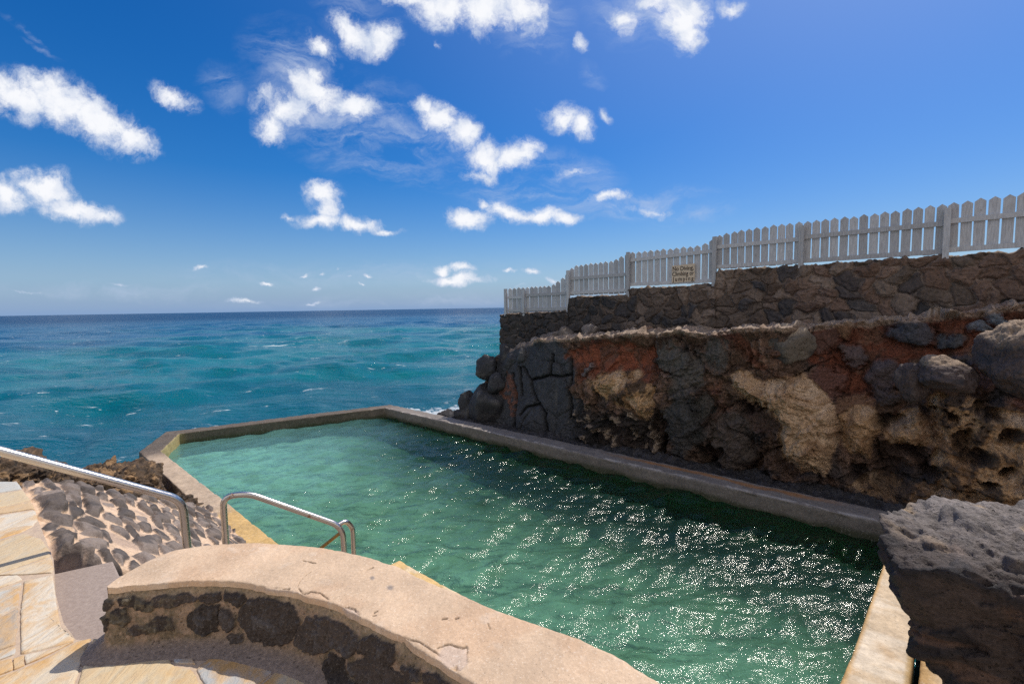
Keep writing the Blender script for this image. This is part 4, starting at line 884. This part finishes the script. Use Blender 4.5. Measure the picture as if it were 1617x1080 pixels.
# ------------------------------------------------------------------ low curved wall
near_px = [(170, 927), (185, 927), (230, 922), (300, 917), (370, 916), (430, 928), (480, 938), (530, 955), (580, 980), (640, 1010), (690, 1042), (750, 1080), (850, 1150), (960, 1240)]
far_px = [(169, 925), (180, 915), (205, 900), (240, 880), (270, 868), (300, 862), (350, 858), (400, 856), (450, 858), (500, 862), (560, 872), (600, 884), (640, 898), (720, 935), (790, 963), (850, 985), (905, 1003), (950, 1021), (1000, 1048), (1055, 1082), (1200, 1170), (1350, 1260)]
ZC = 2.30
def pxline(L, z): return PZ(np.array([p[0] for p in L], float), np.array([p[1] for p in L], float), z)[:, :2]
nearW = resample(smoothline(pxline(near_px, ZC), 2), n=760); farW = resample(smoothline(pxline(far_px, ZC), 2), n=760)
# match the two edges by foreshortened length
lw = empty('low_wall', (float(nearW[300][0]), float(nearW[300][1]), 2.0)); LO = np.array(lw.location)
tag(lw, 'low curved wall of dark stones under a wide sandy concrete cap, in the foreground', 'low wall')
nu = 760; cv = np.concatenate([[0, 0, .0, .004, .012, .03], np.linspace(.05, .95, 110), [.97, .99, 1., 1., 1.]])
cz = np.concatenate([[-.03, -.018, -.009, -.004, -.001, 0], np.zeros(110), [-.001, -.005, -.014, -.035, -.07]])
G = nearW[:, None]*(1-cv[None, :, None])+farW[:, None]*cv[None, :, None]
nv_ = len(cv); Zc = ZC+np.broadcast_to(cz[None], G.shape[:2]).copy(); gx, gy = G[..., 0], G[..., 1]
Pc_ = np.concatenate([G, Zc[..., None]], -1); px, py = pix(Pc_)
en = fbm(gx*9, gy*9, 3., 4); dirv = (farW-nearW); dirv = dirv/np.maximum(np.linalg.norm(dirv, axis=1), .02)[:, None]
wn_ = np.exp(-cv/.03)[None]; wf_ = np.exp(-(1-cv)/.02)[None]
sh = (.010*en*wn_-.012*fbm(gx*7, gy*7, 8., 4)*wf_)
Pc_[..., :2] += dirv[:, None]*sh[..., None]
topm = (cz == 0)[None]
Pc_[..., 2] += .004*fbm(gx*3, gy*3, 1., 4)+.0015*fbm(gx*30, gy*30, 1., 3)
Cc = lerpc(np.broadcast_to(np.array((.58, .425, .295)), G.shape[:2]+(3,)).copy(), (.54, .375, .25), ss(fbm(gx*3, gy*3, 5., 4), -.1, .5))
Cc = lerpc(Cc, (.62, .50, .39), ss(fbm(gx*6, gy*6, 15., 4), .3, .7)*.5)
cracks = [([(386, 926), (400, 924), (432, 928), (458, 929)], 1.1), ([(472, 929), (480, 937), (490, 933), (505, 936), (515, 943), (519, 947)], 1.1), ([(536, 961), (550, 959), (560, 963), (567, 970), (567, 978)], 1.), ([(545, 966), (558, 971), (566, 978)], .9),
          ([(578, 988), (590, 993), (602, 1000)], 1.), ([(604, 997), (618, 999), (626, 1003), (650, 1010), (664, 1014), (680, 1025), (695, 1034)], 1.3), ([(691, 1023), (702, 1017), (715, 1018), (730, 1021), (737, 1019), (738, 1030)], 1.1), ([(640, 1018), (652, 1024), (660, 1028)], 1.6),
          ([(478, 886), (498, 889)], .7), ([(580, 900), (590, 896)], .5), ([(470, 925), (478, 912), (490, 903)], .35), ([(590, 967), (596, 964)], 1.2), ([(589, 972), (593, 971)], 1.0), ([(699, 977), (706, 975)], 1.3), ([(719, 975), (724, 974)], 1.1), ([(770, 984), (774, 992)], 1.)]
jx, jy = px+1.6*fbm(gx*25, gy*25, 2., 3), py+1.6*fbm(gx*25+3, gy*25, 2., 3)
for ln, w in cracks:
    dl = ldist(jx, jy, ln); m = np.exp(-(dl/(1.0*w))**2)*topm; Pc_[..., 2] -= .006*m; Cc = lerpc(Cc, (.07, .045, .03), m*.9)
for (x, y, r_) in [(616, 927, 4), (588, 912, 3)]: Cc = lerpc(Cc, (.28, .23, .20), np.exp(-(np.hypot((px-x)/1.3, py-y)/r_)**4))
for poly in ([(700, 1019), (737, 1021), (738, 1045), (725, 1058), (705, 1052), (690, 1036)], [(538, 962), (553, 960), (566, 966), (567, 980), (552, 978)], [(386, 927), (430, 929), (470, 934), (455, 936), (400, 930)]):
    m = ss(-psdf(jx, jy, poly), -1.5, 1); Cc = lerpc(Cc, (.52, .40, .32), m*.8); Pc_[..., 2] -= .004*m*topm
for poly in ([(595, 1003), (615, 1008), (650, 1022), (675, 1035), (695, 1048), (690, 1052), (660, 1036), (620, 1016)], [(712, 1052), (722, 1048), (726, 1063), (716, 1062)], [(545, 968), (560, 978), (557, 982), (545, 975)]):
    m = ss(-psdf(jx, jy, poly), -1, 1)*topm; Cc = lerpc(Cc, (.66, .50, .34), m*.8); Pc_[..., 2] -= .012*m
grid('cap', Pc_-LO, M_conc, lw, col=Cc, flip=True)
# dark stone face under the cap, battered outward to a mortar fillet on the patio
loop = np.vstack([farW[::-1][-170:][::1], nearW[1:]])  # round the tip
loop = resample(loop, n=1150)
tang = np.gradient(loop, axis=0); tang /= np.linalg.norm(tang, axis=1)[:, None]; outn = np.stack([tang[:, 1], -tang[:, 0]], -1)
# outward = away from the wall body: towards the viewer along the near edge
if outn[800]@(np.array((0, 0))-loop[800]) < 0: outn = -outn
for _ in range(60): outn[1:-1] = (outn[:-2]+outn[1:-1]*2+outn[2:])/4
outn /= np.linalg.norm(outn, axis=1)[:, None]
nz_ = 120; tz = np.linspace(0, 1, nz_); zz = 2.283-tz*(2.283-1.985)
batter = -.010+.009*ss(tz, 0, .2)+.035*tz+.085*ss(tz, .80, 1.)**1.6
F0 = np.concatenate([loop[:, None]+outn[:, None]*batter[None, :, None], np.broadcast_to(zz[None, :, None], (len(loop), nz_, 1))], -1)
px, py = pix(F0); U_ = np.repeat(np.arange(len(loop))[:, None]*.0035, nz_, 1); Zf = np.broadcast_to(zz[None], U_.shape)
jx, jy = px+4.5*fbm(U_*12, Zf*12, 2., 4, .5), py+4.5*fbm(U_*12+3, Zf*12, 7., 4, .5)
stones = [[(158, 950), (165, 943), (175, 948), (178, 955), (170, 959), (160, 958)], [(187, 950), (210, 942), (240, 950), (240, 960), (225, 962), (205, 955), (190, 955)], [(180, 966), (200, 962), (205, 978), (195, 985), (178, 982)], [(240, 957), (246, 944), (300, 937), (308, 943), (300, 950), (265, 957)],
 [(203, 998), (215, 987), (235, 990), (232, 998), (215, 1001)], [(234, 985), (250, 972), (270, 978), (273, 990), (260, 994), (240, 993)], [(296, 988), (303, 966), (318, 955), (345, 956), (346, 975), (342, 998), (325, 1000), (305, 993)], [(350, 985), (351, 962), (362, 964), (373, 975), (370, 988), (360, 996)],
 [(313, 944), (330, 936), (346, 935), (346, 948), (325, 950)], [(353, 945), (356, 935), (388, 938), (390, 946), (378, 954), (358, 946)], [(360, 1005), (370, 998), (385, 1000), (386, 1008), (375, 1011)], [(381, 962), (395, 948), (410, 943), (440, 947), (465, 957), (473, 975), (472, 990), (460, 1008), (445, 1017), (425, 1015), (400, 1010), (385, 985)],
 [(466, 1012), (472, 995), (487, 974), (515, 990), (528, 1005), (530, 1020), (515, 1027), (495, 1030), (475, 1020)], [(497, 972), (530, 980), (565, 1003), (568, 1016), (550, 1040), (537, 1025), (522, 995)], [(510, 1050), (525, 1030), (540, 1040), (550, 1060), (565, 1080), (575, 1110), (540, 1100), (520, 1070)],
 [(567, 1012), (590, 1005), (620, 1018), (625, 1038), (615, 1050), (580, 1040), (568, 1025)], [(555, 1048), (565, 1040), (600, 1046), (640, 1068), (655, 1090), (670, 1140), (600, 1120), (570, 1080)], [(640, 1052), (658, 1056), (662, 1070), (645, 1068)], [(668, 1062), (690, 1064), (712, 1080), (716, 1092), (685, 1085)], [(680, 1100), (740, 1110), (760, 1150), (700, 1150)],
 [(150, 975), (160, 968), (172, 978), (166, 995), (152, 996)]]
ms = np.zeros(U_.shape); hs_ = np.zeros(U_.shape); sid = np.zeros(U_.shape)
for k, poly in enumerate(stones):
    sdp = psdf(jx, jy, poly)-2.8; m = ss(-sdp, -.5, 1.2); hs_ = np.maximum(hs_, .014*ss(-sdp, -1.0, 3)); sid = np.where(m > ms, k, sid); ms = np.maximum(ms, m)
f1, f2, iv, _, _ = vor(U_/.16+3, Zf/.13, 9); off = ((px < 150) | (px > 745) | (py > 1100))*1.; mv = ss(f2-f1, .15, .3)*off*ss(Zf, 2.03, 2.06)*(1-ss(Zf, 2.2, 2.23))
ms = np.maximum(ms*(1-off), mv); hs_ = np.maximum(hs_*(1-off), .016*mv)
mott = fbm(U_*11, Zf*11, 4., 5, .6)
hs_ = hs_+.010*mott*(.4+ms)+.004*fbm(U_*40, Zf*40, 2., 3)
env = ss(tz, 0, .05)*(1-.9*ss(tz, .94, 1.)); F1 = F0.copy(); F1[..., :2] += outn[:, None]*(hs_*env[None])[..., None]
fillet = ss(tz, .80, .93)[None]
Cf = lerpc(np.broadcast_to(np.array((.29, .205, .145)), U_.shape+(3,)).copy(), (.17, .13, .085), ss(mott, -.15, .35)*(1-fillet)*.85)
Cf = lerpc(Cf, (.33, .25, .16), (1-ss(tz, .10, .2))[None]*np.ones_like(U_)*.6)
Cf = lerpc(Cf, (.22, .175, .155), fillet*np.ones_like(U_)*.8)
sdk = np.array((.058, .045, .039))*(.7+.7*np.take(RND[:, 1], (sid*37+5).astype(int)))[..., None]
Cf = Cf*(1-ms[..., None])+lerpc(sdk, (.09, .085, .09), ss(mott, .2, .6)*.5)*ms[..., None]
leftm = (1-ss(px, 250, 320))*ms; Cf = lerpc(Cf, (.16, .13, .08), leftm*ss(mott, -.1, .3)*.5)
grid('stone_face', F1-LO, M_stone, lw, col=Cf, flip=True)
# core down to the pool terrace
bm = bmesh.new(); cc_ = np.vstack([nearW[2::20]+dirv[2::20]*.02, (farW[::-20]-dirv[::-20]*.02)[:-1]])
prism(bm, [tuple(q-LO[:2]) for q in cc_], -1.9, .275); bmobj('core', bm, M_step, lw)
# a narrow terrace below, between wall and pool
block('pool_terrace', [(-3.43, 2.43), (-3.43, 3.34), (-.62, 3.3), (-.62, .9), (-2.15, .9), (-2.15, 2.44)], -1.5, .27, M_step)
block('shore_ground', [(-6.5, -5.1), (-6.5, .0), (-4.4, .03), (-4.4, 1.98), (-.56, 1.98), (1.4, 2.9), (1.4, 9.3), (60, 9.3), (60, -60), (-6.5, -60)], -2, .02, M_ground)

# ------------------------------------------------------------------ handrails
A = PY(0., 712., 2.85); B = PY(284., 788., 3.50); A2 = A+(A-B)*.42
hr = empty('handrail', (float(B[0]), float(B[1]), 1.3)); HO = np.array(hr.location)
tag(hr, 'long stainless steel handrail with a rust-streaked lower post, sloping in from the left edge', 'handrail')
tube('rail', np.array(roundpath([np.array((A2[0]-.0, A2[1], 1.9)), A2, B+np.array((.012, .01, -.01)), np.array((B[0]+.03, B[1]+.02, 1.2))], .11, 12))-HO, .029, M_steel, hr, 20)
bm = bmesh.new(); bmesh.ops.create_cone(bm, cap_ends=True, segments=24, radius1=.055, radius2=.05, depth=.012); bmesh.ops.translate(bm, vec=(A2[0]-HO[0], A2[1]-HO[1], 2.012-HO[2]), verts=bm.verts); bmobj('base_flange', bm, M_steel, hr, True)
Q = [PY(352., 900., 3.97), PY(351., 781., 3.97), PY(384., 780., 4.02), PY(541., 831., 4.35), PY(544.5, 900., 4.35)]
Q[0][2] = .95; Q[4][2] = .3; Q[4][:2] = Q[3][:2]+np.array((.02, .0)); Q[0][:2] = Q[1][:2]+np.array((.0, .0))
hb = empty('handrail', (float(Q[0][0]), float(Q[0][1]), 1.0)); HB = np.array(hb.location)
tag(hb, 'short arched stainless steel handrail standing at the pool edge beside the yellow wall top', 'handrail')
top = PY(374., 781., 3.99)
tube('rail', np.array(roundpath([Q[0], PY(352., 784., 3.97), PY(392., 779., 4.03), Q[3], Q[4]], .13, 14))-HB, .027, M_steel, hb, 18)
L = [PY(533., 829., 4.40), PY(546., 822., 4.47), PY(557., 833., 4.52), PY(558., 870., 4.52)]; L[3][:2] = L[2][:2]; L[3][2] = .3
tube('end_loop', np.array(roundpath(L, .07, 10))-HB, .024, M_steel, hb, 16)
tube('brace', np.array([PY(541., 838., 4.36), PY(503., 868., 4.36), PY(480., 886., 4.36)])-HB, .017, M_brass, hb, 12)
